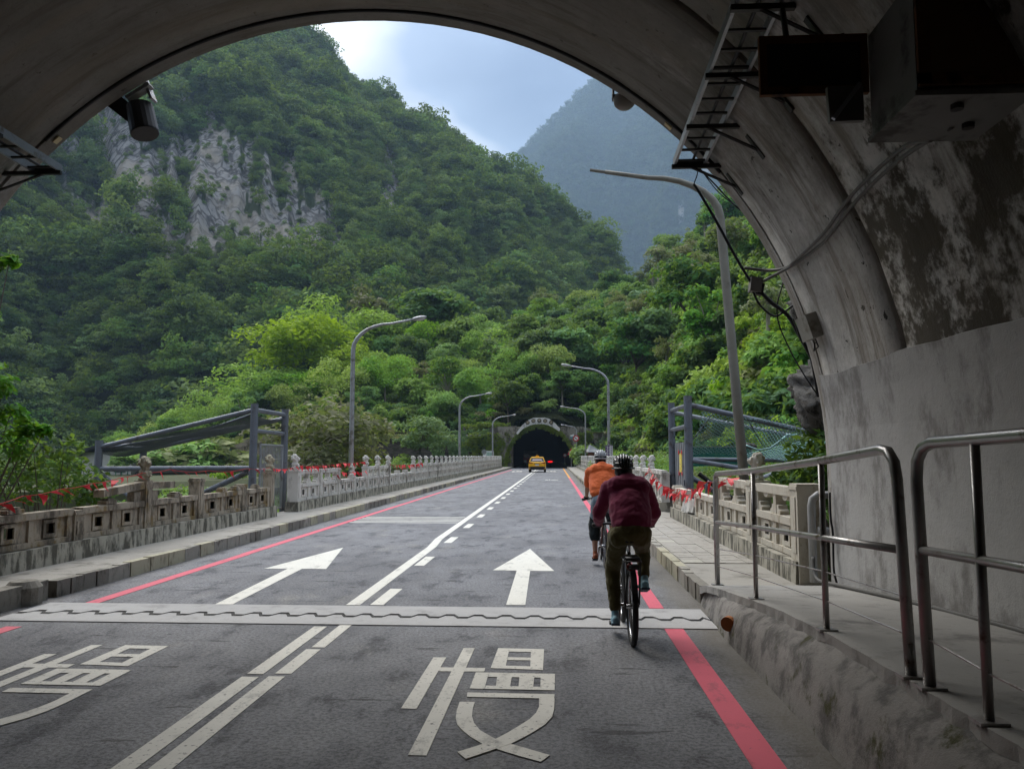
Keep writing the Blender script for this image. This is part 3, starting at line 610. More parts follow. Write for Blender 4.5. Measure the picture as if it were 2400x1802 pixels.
# ---------------------------------------------------------------- forests
KM = [proto(make_tree(200+i, k, h, r, 520, ls*.72, LF_MT, BARK, nc)[1]) for i, (k, h, r, ls, nc) in enumerate([('round', 9, 4.6, .62, 14), ('round', 8, 4.2, .55, 12), ('umbrella', 10, 5.2, .6, 12), ('tall', 11, 3.4, .55, 14), ('bush', 5.5, 3.6, .5, 10)])]
KF = [proto(make_tree(220+i, k, h, r, 90, 1.25, LF_FAR, BARK, 9)[1]) for i, (k, h, r) in enumerate([('round', 13, 7.), ('bush', 9, 6.5)])]
def sprinkle(fn, az0, az1, t0, t1, n, seed, dens):
    rng = np.random.default_rng(seed); az = rng.uniform(az0, az1, n); t = t0+(t1-t0)*rng.uniform(0, 1, n)**.85; x, y, z, rk = fn(az, t)
    keep = rng.uniform(0, 1, n) < dens(az, t, rk, rng); return np.stack([x, y, z], -1)[keep], rk[keep], rng, t[keep]
P, rk, rng, tt = sprinkle(mt_left, -42, 13, .0, 1.03, 17000, 5, lambda a, t, k, g: np.where(k > .34, np.where(k > .66, .34, .7), 1.))
n = len(P); P[:, 2] -= .8
big = np.clip(1.05+fbm(P[:, 0], P[:, 1], 40, 3, 77)*1.6, .55, 1.6)
scatter('mountain_forest', 'dense dark green forest covering the steep mountain at left', 'forest', P, rng.uniform(0, 6.28, n), np.where(rk > .34, rng.uniform(.25, .55, n), rng.uniform(.65, 1.4, n)*big*np.where(rng.uniform(0, 1, n) < .12, 1.5, 1)), np.where(rk > .34, 4, rng.integers(0, 5, n)), KM)
P, rk, rng, tt = sprinkle(mt_far, -8, 20, .0, 1.02, 16000, 6, lambda a, t, k, g: np.where(k > .5, .12, 1.)); n = len(P); P[:, 2] -= 1
scatter('far_mountain_forest', 'blue hazy forest on the distant mountain at right', 'forest', P, rng.uniform(0, 6.28, n), rng.uniform(1.3, 2.3, n), rng.integers(0, 2, n), KF)
# ================================================================ haze
hz = NT('haze_air'); hz.n.remove(hz.b)
pv = hz.node('ShaderNodeVolumePrincipled'); pv.inputs['Color'].default_value = (.52, .74, 1, 1); pv.inputs['Density'].default_value = .00020; pv.inputs['Anisotropy'].default_value = .1
hz.l(pv.outputs['Volume'], hz.n['Material Output'].inputs['Volume'])
tag(build(MB().box(-4200, 4200, -420, 4900, -33, 1720), 'haze', hz.m, None), 'pale blue haze filling the valley', 'haze', None, 'stuff')
# ================================================================ carved stone parapets
def stone_mat(name, c, dark, lo=.5, hi=.66, amt=.9, moss=None):
    t = NT(name); col = t.mix(t.noise(3.5, 6, .65), c, tuple(v*.76 for v in c))
    col = t.mix(t.math('MULTIPLY', t.ramp(t.noise(3.2, 7, .72, (1, 1, .35), (2, 2, 2)), lo, hi), amt), col, dark)
    col = t.mix(t.ramp(t.noise(22, 5, .7), .6, .74), col, tuple(v*.5 for v in c))
    if moss: col = t.mix(t.ramp(t.noise(2.3, 6, .7, (1, 1, .6), (5, 1, 8)), .52, .66), col, moss)
    t.bump(t.noise(28, 6, .7), .6, .01); return t.fin(col, .88, .25)
ST_W = stone_mat('stone_white', (.66, .635, .58), (.14, .125, .10), .47, .66, .8); ST_B = stone_mat('stone_brown', (.40, .345, .265), (.085, .07, .052), .44, .6, .9, (.19, .13, .05)); ST_R = stone_mat('stone_cream', (.60, .555, .46), (.22, .155, .085), .50, .66, .8)
def lower_panel(L, z0=.46, z1=.93):
    m = MB(); h = .08; m.box(-h, h, 0, L, z0, z0+.075); m.box(-h-.012, h+.012, 0, L, z1-.095, z1)
    for y in (0, L/2-.06, L-.12): m.box(-h+.006, h-.006, y, y+.12, z0+.075, z1-.095)
    for y0, y1 in ((.12, L/2-.06), (L/2+.06, L-.12)):
        a, b = z0+.075, z1-.095; yc, zc = (y0+y1)/2, (a+b)/2; w, k = .1, .075; x = .035
        m.box(-x, x, y0, yc-w, a, b).box(-x, x, yc+w, y1, a, b).box(-x, x, yc-w, yc+w, a, zc-k).box(-x, x, yc-w, yc+w, zc+k, b)
        x = .058; e = .05
        m.box(-x, x, yc-w-e, yc-w, zc-k-e, zc+k+e).box(-x, x, yc+w, yc+w+e, zc-k-e, zc+k+e).box(-x, x, yc-w, yc+w, zc-k-e, zc-k).box(-x, x, yc-w, yc+w, zc+k, zc+k+e)
    return m
def upper_panel(L, z0=.93, z1=1.31):
    m = MB(); h = .075; m.box(-h-.01, h+.01, 0, L, z1-.115, z1)
    for y in (0, L/2-.065, L-.13): m.box(-h+.008, h-.008, y, y+.13, z0, z1-.115)
    for y0, y1 in ((.13, L/2-.065), (L/2+.065, L-.13)):
        for s, yy in ((1, y0), (-1, y1)):               # cloud-shaped brackets in the corners
            pts = [(yy, z0), (yy+s*.16, z0), (yy+s*.17, z0+.05), (yy+s*.10, z0+.075), (yy+s*.09, z0+.12), (yy, z0+.13)]
            m.prism(pts if s > 0 else pts[::-1], lambda y, z: (-.06, y, z), lambda y, z: (.06, y, z))
        yc = (y0+y1)/2; pts = [(yc-.13, z1-.115), (yc-.10, z1-.16), (yc-.03, z1-.18), (yc+.03, z1-.18), (yc+.10, z1-.16), (yc+.13, z1-.115)]
        m.prism(pts, lambda y, z: (-.06, y, z), lambda y, z: (.06, y, z))
    return m
def post_mb(h=1.32, w=.11):
    m = MB(); m.box(-w, w, -w, w, .17, h-.07); m.box(-w-.016, w+.016, -w-.016, w+.016, h-.07, h-.03); m.box(-w, w, -w, w, h-.03, h)
    for s in (-1, 1): m.box(s*w-.012, s*w+.012, -w*.55, w*.55, .55, h-.16)
    return m
def lion_mb(v=0):
    """seated guardian lion on a lotus collar, facing along the parapet"""
    m = MB(); m.lathe([(.085, 0), (.10, .02), (.10, .05), (.075, .075), (.07, .09)], (0, 0, 0), 12)
    m.ball((0, 0, .14), (.085, .095, .075)); m.ball((0, -.02, .215), (.075, .075, .075)); m.ball((0, 0, .305), (.095, .10, .10))
    for s in (-1, 1): m.ball((s*.055, -.085, .12), (.028, .04, .05)); m.ball((s*.035, -.10, .085), (.03, .04, .02)); m.ball((s*.045, -.085, .335), .022); m.ball((s*.085, -.02, .375), (.025, .02, .03))
    m.ball((0, -.10, .29), (.05, .045, .04)); m.ball((0, -.135, .305), (.026, .02, .018)); m.ball((0, -.095, .255), (.045, .04, .02))
    rr = random.Random(5+v)
    for k in range(26):                                  # mane curls
        a = rr.uniform(0, 6.283); e = rr.uniform(-.5, 1.45); d = Vector((math.cos(a)*math.cos(e), math.sin(a)*math.cos(e), math.sin(e)))
        if d.y < -.6 and d.z < .75: continue
        m.ball(Vector((0, .008, .305))+Vector((d.x*.095, d.y*.10, d.z*.10)), rr.uniform(.022, .034), 6, 4)
    return m
LW = [blob(lion_mb(i), 'lion', ST_W, .011, 2).data for i in range(3)]
for o in [o for o in COL.objects if o.name.startswith('lion')]: bpy.data.objects.remove(o)
LB = LW[0].copy(); LB.materials.clear(); LB.materials.append(stone_mat('stone_lion_mossy', (.40, .36, .26), (.10, .085, .06), .45, .62)); LR = LW[1].copy(); LR.materials.clear(); LR.materials.append(ST_R)
MESH = {}
def cached(key, mb, name, mat):
    if key not in MESH: MESH[key] = mb.mesh(name, mat)
    return MESH[key]
def parapet(label, X, y0, y1, mat, lions, items, sill_mat=SILL):
    """items: ('post', y, height, lion?), ('lower', y0, y1), ('upper', y0, y1)"""
    p = thing('bridge_parapet', label, 'parapet', (X, y0, 0))
    s = MB(); n = max(2, int((y1-y0)/.4)); rq = random.Random(int(y0*10))
    vs = []
    for i in range(n+1):
        y = y0+(y1-y0)*i/n; w = .172+rq.uniform(0, .012); vs += [(X-w-.02, y, -.3), (X-w, y, .45+rq.uniform(-.006, .006)), (X+w, y, .455+rq.uniform(-.006, .006)), (X+w+.025, y, -.3)]
    s.add(vs, [(i*4+k, i*4+k+1, (i+1)*4+k+1, (i+1)*4+k) for i in range(n) for k in range(3)]+[(3, 2, 1, 0), (n*4, n*4+1, n*4+2, n*4+3)])
    build(s, 'sill', sill_mat, p)
    for it in items:
        if it[0] == 'post':
            _, y, h, ln = it; w = .15 if h > 1.335 else .11
            po = link('post', cached(('p', h, mat.name), post_mb(h, w), 'post', mat), p, (0, y-y0, 0))
            if ln: link('lion', lions[rq.randrange(len(lions))], po, (0, 0, h-.005)).rotation_euler.z = rq.uniform(-.3, .3)+(1.57 if X < 0 else -1.57)
        else:
            k, a, b = it[:3]; L = round(b-a, 3); f = lower_panel if k == 'lower' else upper_panel
            link(k+'_panel', cached((k, L, mat.name), f(L), k+'_panel', mat), p, (0, a-y0, 0))
    return p
PLX, PRX = -7.2, 3.02
def run(ys, lows=(), nolion=(), hp=1.32):
    out = []
    for i, y in enumerate(ys):
        out.append(('post', y, hp, i not in nolion))
        if i+1 < len(ys):
            a, b = round(y+.11, 3), round(ys[i+1]-.11, 3); out.append(('lower', a, b))
            if i not in lows: out.append(('upper', a, b))
    return out
it = [('post', 9.42, .92, 0), ('lower', 9.53, 11.34), ('post', 11.45, .90, 0), ('lower', 11.56, 13.34), ('post', 13.45, 1.28, 1), ('lower', 13.56, 15.39), ('post', 15.5, 1.26, 0), ('lower', 15.61, 17.61), ('post', 17.72, 1.06, 0), ('lower', 17.83, 19.36), ('post', 19.5, 1.32, 1)]
pA = parapet('broken brown stone parapet on the left, nearest the tunnel, upper rails knocked off', PLX, 9.3, 19.66, ST_B, [LB], it)
mb = MB().obox((PLX, 12.72, 1.155), (.17, 1.24, .12), (R(4), 0, 0)); build(mb, 'broken_rail', ST_B, pA); build(MB().obox((PLX, 14.0, 1.18), (.17, .86, .12), (R(-1), 0, 0)), 'broken_rail', ST_B, pA)
for y in (13.15, 13.75): build(MB().obox((PLX, y, 1.01), (.12, .21, .16)), 'broken_strut', ST_B, pA)
for y, w in ((10.1, .34), (12.35, .3), (14.6, .3), (16.7, .26), (17.4, .3), (18.6, .22)):
    build(MB().obox((PLX, y, .965), (.15, w, .055)).obox((PLX, y, 1.005), (.13, w*.6, .04)), 'broken_foot', ST_B, pA)
ys = [21.45, 23.62, 25.65, 27.62, 29.6, 31.6, 33.6, 35.6, 37.5, 39.6]+[41.55+2.02*i for i in range(32)]
it = run([round(y, 2) for y in ys], lows=(2, 3, 6, 7, 8), nolion=(1, 2, 7, 8))
it[0] = ('post', 21.45, 1.34, 1); it = [(k[0], k[1], 1.02, k[3]) if k[0] == 'post' and abs(k[1]-27.62) < .1 else (k[0], k[1], 1.06, 0) if k[0] == 'post' and 35 < k[1] < 38 else k for k in it]
pB = parapet('long white carved parapet with lion posts along the left of the bridge', PLX, 21.22, 104.4, ST_W, LW, it)
it = [('post', 9.72, 1.37, 0), ('lower', 9.87, 11.84), ('upper', 9.87, 11.84), ('post', 11.95, 1.34, 1), ('lower', 12.06, 14.36), ('upper', 12.06, 14.36), ('post', 14.47, 1.32, 0), ('lower', 14.58, 16.9), ('lower', 18.15, 19.6), ('post', 19.7, .98, 0)]
pC = parapet('cream carved parapet on the right beside the handrail, broken off at its far end', PRX, 9.6, 19.85, ST_R, [LR], it)
build(MB().obox((PRX, 17.35, .62), (.2, .5, .3), (0, .2, .1)).obox((PRX+.05, 17.0, .75), (.16, .3, .3), (.3, .1, .2)).obox((PRX-.05, 17.75, .55), (.2, .3, .22), (.1, .3, .4)), 'broken_chunk', ST_W, pC)
ys = [21.9, 24.85]+[27.2+2.36*i for i in range(33)]
it = run([round(y, 2) for y in ys], lows=(), nolion=(0,)); it[0] = ('post', 21.9, 1.26, 0)
pD = parapet('long white carved parapet with lion posts along the right of the bridge', PRX, 21.75, 104.4, ST_W, LW, it)
# ================================================================ street lamps
GALV = pm('galvanised_steel', (.42, .43, .44), (.31, .32, .33), 5, .45, .1, .4, .55, (.20, .19, .17), 3)
POLEB = pm('pole_weathered', (.24, .235, .20), (.16, .155, .13), 4, .6, .15, .35, .2, (.12, .11, .09), 2.5)
LENS = pm('lamp_lens', (.62, .62, .60), (.5, .5, .48), 6, .25)
def lamp(label, x, y, knee_z, tip, head=True, lean=0, mat=GALV, r=.075):
    t = thing('street_lamp', label, 'street lamp', (x, y, .15), 'street lamps along the bridge'); tip = Vector(tip)
    kx = x+lean; p0, k = Vector((x, y, .15)), Vector((kx, y, knee_z)); d = (tip-k)
    pts = [p0, p0.lerp(k, .5), k]+[k+Vector((d.x*(1-math.cos(a))*.62, d.y*(1-math.cos(a))*.62, d.z*.86*math.sin(a))) for a in [math.pi/2*i/7 for i in range(1, 8)]]+[tip]
    n = len(pts); build(MB().tube(pts, [r*(1.25-.75*i/(n-1)) for i in range(n)], 10), 'pole', mat, t, smooth=True)
    build(MB().lathe([(r*2.2, 0), (r*2.2, .03), (r*1.5, .035), (r*1.5, .1)], (x, y, .12), 10), 'base_plate', mat, t)
    s = 1 if d.x > 0 else -1; e = (pts[-1]-pts[-2]).normalized()
    if head:
        h = MB(); c = tip+e*.22; ang = math.atan2(e.z, abs(e.x))
        h.ball(c, (.30, .135, .075), 12, 8, (0, -s*ang, 0)); build(h, 'lamp_head', mat, t, smooth=True)
        build(MB().ball(c+Vector((s*.06, 0, -.028)), (.19, .11, .062), 12, 8, (0, -s*ang, 0)), 'lens', LENS, t, smooth=True)
    else:
        build(MB().tube([tip-e*.02, tip+e*.28], r*.42, 8), 'bare_arm_end', mat, t)
    return t
lamp('headless grey lamp post leaning in over the right parapet, nearest the camera', 3.42, 14.2, 6.05, (.95, 14.2, 6.95), False, -.38, POLEB, .074)
lamp('tall lamp post with an oval head behind the left parapet, nearest on the left', -7.42, 28.3, 5.6, (-5.2, 28.3, 6.72))
lamp('second lamp post from the camera on the left of the bridge', -7.45, 61, 5.5, (-5.4, 61, 6.55))
lamp('lamp post on the left just before the far tunnel', -7.4, 93, 5.45, (-5.1, 93, 6.55))
lamp('lamp post on the right carrying a purple notice board', 3.25, 47.7, 6.05, (.9, 47.7, 7.2), True)
lamp('third lamp post on the right, beside the small pavilion roof', 3.25, 84, 5.95, (1.05, 84, 6.95))
lamp('farthest lamp post, by the round red sign at the far tunnel', 3.0, 109.5, 5.2, (1.3, 109.5, 6.0))
# ================================================================ steel frames at the cable-bridge gates
STEEL = pm('steel_bluegrey', (.165, .185, .215), (.12, .135, .16), 5, .45, .12, .4, .3, (.09, .085, .085), 3.5)
STEEL_L = pm('steel_palegrey', (.33, .35, .37), (.24, .255, .27), 5, .45, .1, .4, .3, (.14, .135, .13), 3)
WIRE = pm('wire_galvanised', (.44, .66, .64), (.32, .50, .49), 9, .4, 0, .4, .6); WIRED = pm('wire_dull', (.13, .16, .165), (.09, .11, .115), 9, .5, 0, .4, .4)
def bar(t, name, a, b, r=.05, mat=STEEL, n=12): return build(MB().tube([a, b], r, n), name, mat, t, smooth=False)
def wires(fn, nu, nv, r=.006, diag=True):
    m = MB()
    for i in range(-nv if diag else 0, nu+1):
        pts = []
        for j in range(nv+1):
            u = (i+j)/nu if diag else i/nu
            if 0 <= u <= 1: pts.append(fn(u, j/nv))
        if len(pts) > 1: m.tube(pts, r, 3, False)
        pts = []
        for j in range(nv+1):
            u = (i+nv-j)/nu if diag else i/nu
            if 0 <= u <= 1: pts.append(fn(u, j/nv))
        if diag and len(pts) > 1: m.tube(pts, r, 3, False)
    return m
t = thing('gate_frame', 'blue-grey tubular steel frame with a sloping mesh roof behind the left parapet', 'steel frame', (-7.8, 20, 0))
A, B, C, D = (-7.82, 20), (-7.72, 22.05), (-11.95, 20), (-11.85, 22.05)
for (x, y), h, b in ((A, 3.06, -.6), (B, 3.04, -.1), (C, 2.12, -2), (D, 2.0, -2)): bar(t, 'post', (x, y, b), (x, y, h), .098)
bar(t, 'roof_rail', A+(2.9,), C+(1.93,), .062); bar(t, 'roof_rail', B+(2.78,), D+(1.86,), .062); bar(t, 'roof_beam', A+(2.9,), B+(2.88,), .062); bar(t, 'roof_beam', C+(1.95,), D+(1.93,), .05)
bar(t, 'side_rail', A+(1.39,), C+(1.37,), .07); bar(t, 'side_rail', B+(1.30,), D+(1.28,), .06); bar(t, 'gate_header', A+(2.36,), B+(2.34,), .055)
bar(t, 'roof_brace', A+(2.80,), D+(1.84,), .035); bar(t, 'roof_brace', B+(2.76,), C+(1.88,), .035)
bar(t, 'side_brace', (-7.95, 20.05, 1.30), (-10.0, 20.1, .35), .075); bar(t, 'side_brace', (-11.9, 20.05, 1.28), (-10.2, 20.1, -.1), .05)
build(wires(lambda u, v: Vector((A[0]+(C[0]-A[0])*u, 20+2.05*v, 2.80-.98*u-.10*math.sin(math.pi*v)-.05*math.sin(7*u))), 66, 30, .0060), 'mesh_roof', WIRED, t)
gt = thing('bar_gate', 'grey gate of thin upright bars in the gap of the left parapet', 'gate', (-7.7, 20.2, 0))
for y in (20.18, 21.86): bar(gt, 'stile', (-7.7, y, .22), (-7.7, y, 2.0), .026, STEEL_L, 6)
for z in (.26, 2.0): bar(gt, 'rail', (-7.7, 20.18, z), (-7.7, 21.86, z), .026, STEEL_L, 6)
for i in range(15): bar(gt, 'bar', (-7.7, 20.29+i*.105, .26), (-7.7, 20.29+i*.105, 2.0), .013, STEEL_L, 5)
t = thing('gate_frame', 'damaged grey tubular frame with torn wire netting behind the right parapet', 'steel frame', (3.4, 20, 0))
A, B = (3.36, 20), (3.24, 22)
for (x, y), h in ((A, 3.22), (B, 3.18)): bar(t, 'post', (x, y, -.5), (x, y, h), .105 if y < 21 else .095, STEEL)
bar(t, 'roof_beam', A+(2.98,), B+(2.96,), .06); bar(t, 'gate_header', A+(2.46,), B+(2.42,), .06)
bar(t, 'roof_rail', (3.36, 20, 3.0), (6.6, 20, 2.24), .068); bar(t, 'roof_rail', (3.24, 22, 2.92), (7.3, 22, 2.1), .058, STEEL_L)
bar(t, 'fallen_rail', (3.4, 20, 1.60), (4.7, 19.6, 1.38), .06); bar(t, 'side_rail', (3.3, 22, 1.62), (7.0, 22, 1.58), .06); bar(t, 'fallen_rail', (4.9, 19.3, 1.16), (6.2, 20.5, 1.5), .045, STEEL_L)
bar(t, 'hanging_wire', (4.05, 20.2, 2.82), (3.4, 20.4, 1.95), .014, WIRED); bar(t, 'hanging_wire', (4.9, 20.2, 2.62), (5.35, 20.6, 1.98), .014, WIRED)
bar(t, 'fallen_tube', (3.5, 21, 1.2), (4.4, 20.6, .6), .07); bar(t, 'fallen_tube', (3.7, 20.6, 1.25), (4.6, 20.4, .55), .06, RUBBER)
build(MB().tube([(3.75, 19.9, .2), (3.75, 19.9, 1.0), (3.82, 19.95, 1.08), (4.05, 20.1, 1.02), (4.12, 20.15, .9), (4.12, 20.15, .2)], .025, 6), 'bent_handrail', STEEL, t, smooth=True)
def net(u, v): return Vector((3.75+3.3*u, 20.15+1.7*v-.35*math.sin(3*u)*(1-v), 2.92-.80*u-(1.25-.35*u)*v*(1-.25*math.sin(3.1*u)) - .06*math.sin(9*u+4*v)))
build(wires(net, 30, 14, .011), 'wire_netting', WIRE, t)
def net2(u, v): return Vector((5.6+1.5*u, 21.2+.8*v, 2.55-.3*u-1.1*v+.25*math.sin(3*u+1)))
build(wires(net2, 14, 11, .010), 'wire_netting', WIRED, t)
build(MB().tube([(4.9, 20.5, 1.98), (5.2, 20.5, 1.86), (5.5, 20.5, 1.9), (5.75, 20.5, 2.08), (5.95, 20.5, 2.25), (6.2, 20.5, 2.25)], .022, 5), 'net_edge_rope', WIRE, t, smooth=True)
build(MB().ball((5.05, 20.9, 1.98), (.22, .15, .07), 9, 6).ball((5.15, 20.9, 1.95), (.14, .12, .08), 8, 5), 'caught_rock', ROCK, t)
GREEN = pm('panel_green', (.012, .135, .115), (.010, .105, .092), 3, .5, .1, .3, 0, (.05, .2, .18), 14, .66, .72, (.25, 1, 3))
gp = thing('green_screen', 'dark green slatted screen panel behind the wire netting', 'screen', (4.6, 22.6, 0))
for i in range(8): build(MB().box(3.72, 5.52, 22.56, 22.60, 1.42+i*.066, 1.482+i*.066), 'slat', GREEN, gp)
build(MB().box(3.68, 3.72, 22.54, 22.62, .3, 1.98).box(5.52, 5.56, 22.54, 22.62, .3, 1.98).box(3.68, 5.56, 22.54, 22.62, 1.952, 1.98), 'frame', STEEL_L, gp)
gt = thing('sheet_gate', 'closed grey corrugated sheet gate with a yellow notice', 'gate', (3.3, 21, 0))
for i in range(12):
    y = 20.16+i*.146; build(MB().box(3.29+(.018 if i % 2 else 0), 3.31+(.018 if i % 2 else 0), y, y+.144, .25, 2.06), 'sheet', STEEL_L, gt)
build(MB().box(3.275, 3.285, 20.62, 21.0, 1.28, 1.78), 'notice', pm('notice_yellow', (.75, .62, .12), (.62, .5, .1), 9, .6, 0, .3, 0, (.25, .22, .12), 18, .55, .6, (.3, .3, 2)), gt)
for y, z in ((20.58, 1.80), (21.04, 1.80), (20.58, 1.25), (21.04, 1.25)): build(MB().obox((3.27, y, z), (.008, .12, .09), (.4, 0, 0)), 'red_tape', pm('tape_red', (.62, .03, .03), None, 20, .5), gt)
build(MB().box(3.25, 3.29, 20.2, 20.27, .95, 1.1), 'lock', STEEL, gt)
# ================================================================ red warning bunting
FLAG = pm('bunting_red', (.72, .035, .04), (.55, .02, .03), 9, .55, 0, .3); ROPE = pm('rope_red', (.5, .03, .03), None, 20, .7)
def bunting(label, pts, n, seed, size=.15, sag=.05):
    t = thing('flag_bunting', label, 'bunting', pts[0], 'red warning bunting'); rq = random.Random(seed); P = [Vector(p) for p in pts]
    seg = [(P[i+1]-P[i]).length for i in range(len(P)-1)]; tot = sum(seg)
    def pt(s):
        for i, l in enumerate(seg):
            if s <= l or i == len(seg)-1: f = min(1, s/l); return P[i].lerp(P[i+1], f)-Vector((0, 0, sag*4*f*(1-f)*l/2.))
            s -= l
    build(MB().tube([pt(tot*i/(n*2)) for i in range(n*2+1)], .006, 4), 'rope', ROPE, t)
    for i in range(n):
        a = pt(tot*(i+.2)/n); d = (pt(tot*(i+.55)/n)-a).normalized(); b = a+(d*.55+Vector((rq.uniform(-.9, .9), 0, rq.uniform(-.25, .1))))*size*rq.uniform(.6, 1.)
        w = Vector((rq.uniform(.2, 1.), rq.uniform(-.5, .5), 0))*(1 if a.x < 0 else -1); down = (Vector((0, 0, -1))*rq.uniform(.35, 1.05)+w*.5+d*rq.uniform(-.9, .9)).normalized()*size*rq.uniform(.85, 1.3)
        c = (a+b)/2+down; k = Vector((rq.uniform(-1, 1), rq.uniform(-1, 1), 0))*size*.2; m1, m2 = a.lerp(c, .5)+k, b.lerp(c, .5)+k; th = Vector((.0015, .001, 0))
        build(MB().add([a, b, m2, m1, c, a+th, b+th, m2+th, m1+th, c+th], [(0, 1, 2, 3), (3, 2, 4), (6, 5, 8, 7), (7, 8, 9)]), 'flag', FLAG, t)
z1 = lambda a, b, X=-7.12: atX(a/2.765, 900+b/2.765, X)
bunting('red flag bunting from the left frame edge up to the mossy lion', [z1(-120, 800), z1(150, 725), z1(400, 678), z1(600, 642), z1(780, 605), z1(925, 575)], 15, 3, .14)
bunting('red flag bunting from the mossy lion to the gate lion on the left', [z1(930, 575), z1(1100, 552), z1(1350, 560), z1(1600, 545), z1(1750, 540)], 13, 4, .14)
z2 = lambda a, b, X=-7.1: atX(600+a/2.765, 900+b/2.765, X)
bunting('red bunting stretched across the gap between the two gate lions on the left', [z1(1760, 545), z1(1930, 532)], 9, 5, .12)
bunting('red bunting from the left gate post past the tall lamp post', [z2(280, 528), z2(420, 528), z2(560, 512), z2(715, 500)], 30, 6, .17, .02)
bunting('loose red bunting sagging over the low part of the left parapet', [z2(500, 590), z2(560, 565), z2(640, 560), z2(720, 555)], 10, 7, .17, .1)
bunting('red bunting between lions in the middle of the left parapet', [z2(865, 520), z2(960, 522), z2(1071, 510)], 22, 8, .2, .02)
z3 = lambda a, b, X=2.86: atX(1300+a/2.679, 900+b/2.679, X)
bunting('red bunting hanging across the right gate gap behind the riders', [z3(590, 520), z3(640, 590), z3(700, 645), z3(780, 655), z3(840, 655), z3(960, 610), z3(1110, 575)], 26, 9, .23, .06)
bunting('red bunting drooping over the broken stone right of the riders', [z3(700, 650), z3(790, 665), z3(850, 690), z3(900, 700)], 12, 10, .23, .1)
# ================================================================ tunnel handrail
RAIL = pm('rail_dark_steel', (.42, .41, .40), (.28, .27, .26), 6, .34, .08, .5, .75, (.09, .055, .03), 5, .55, .7)
RX = 1.80
def hr(label, top, mid, posts, wiresz, bends):
    t = thing('handrail', label, 'handrail', (RX, posts[0][0], posts[0][1]), 'steel handrails on the raised walkway')
    build(MB().tube(top, .029, 12), 'top_rail', RAIL, t, smooth=True); build(MB().tube(mid, .022, 10), 'mid_rail', RAIL, t, smooth=True)
    for y, z0, z1_ in posts:
        po = build(MB().tube([(RX, y, z0), (RX, y, z1_)], .021, 10), 'post', RAIL, t, smooth=True)
        build(MB().obox((RX, y, z0+.006), (.12, .1, .014)), 'foot_plate', RAIL, po)
    for pts in wiresz: build(MB().tube(pts, .005, 5), 'wire', RAIL, t)
    for y, z0, z1_, in bends: pass
def bend(y0, z0, y1, z1, n=5): return [(RX, y0+(y1-y0)*math.sin(math.pi/2*i/n), z0+(z1-z0)*(1-math.cos(math.pi/2*i/n))) for i in range(n+1)]
top = [(RX, 9.0, wh(9)), (RX, 9.0, 1.40), (RX, 8.97, 1.47), (RX, 8.9, 1.505), (RX, 7.33, 1.565), (RX, 5.5, 1.665), (RX, 4.46, 1.735), (RX, 4.36, 1.725), (RX, 4.29, 1.67), (RX, 4.265, 1.58), (RX, 4.2, wh(4.2))]
hr('dark steel handrail on the right walkway, far section ending at the tunnel mouth', top, [(RX, 9.0, .965), (RX, 7.33, 1.06), (RX, 5.5, 1.15), (RX, 4.24, 1.215)],
   [(9.0, wh(9), 1.0), (7.3, wh(7.3), 1.56), (5.45, wh(5.45), 1.66), (4.2, wh(4.2), .75)], [[(RX, 9, .67), (RX, 7.3, .81), (RX, 5.45, .93), (RX, 4.23, .98)], [(RX, 9, .48), (RX, 7.3, .62), (RX, 5.45, .74), (RX, 4.22, .79)]], [])
top = [(RX, 4.0, wh(4)), (RX, 4.04, 1.58), (RX, 4.02, 1.68), (RX, 3.96, 1.74), (RX, 3.86, 1.765), (RX, 3.5, 1.772), (RX, 2.2, 1.80), (RX, .8, 1.82)]
hr('dark steel handrail on the right walkway, near section cut by the frame', top, [(RX, 4.03, 1.24), (RX, 3.1, 1.275), (RX, .8, 1.3)],
   [(4.0, wh(4), .75), (3.48, wh(3.48), 1.77), (2.2, wh(2.2), 1.8), (1.0, wh(1), 1.82)], [[(RX, 4, .82), (RX, 3.48, .80), (RX, .8, .80)]], [])
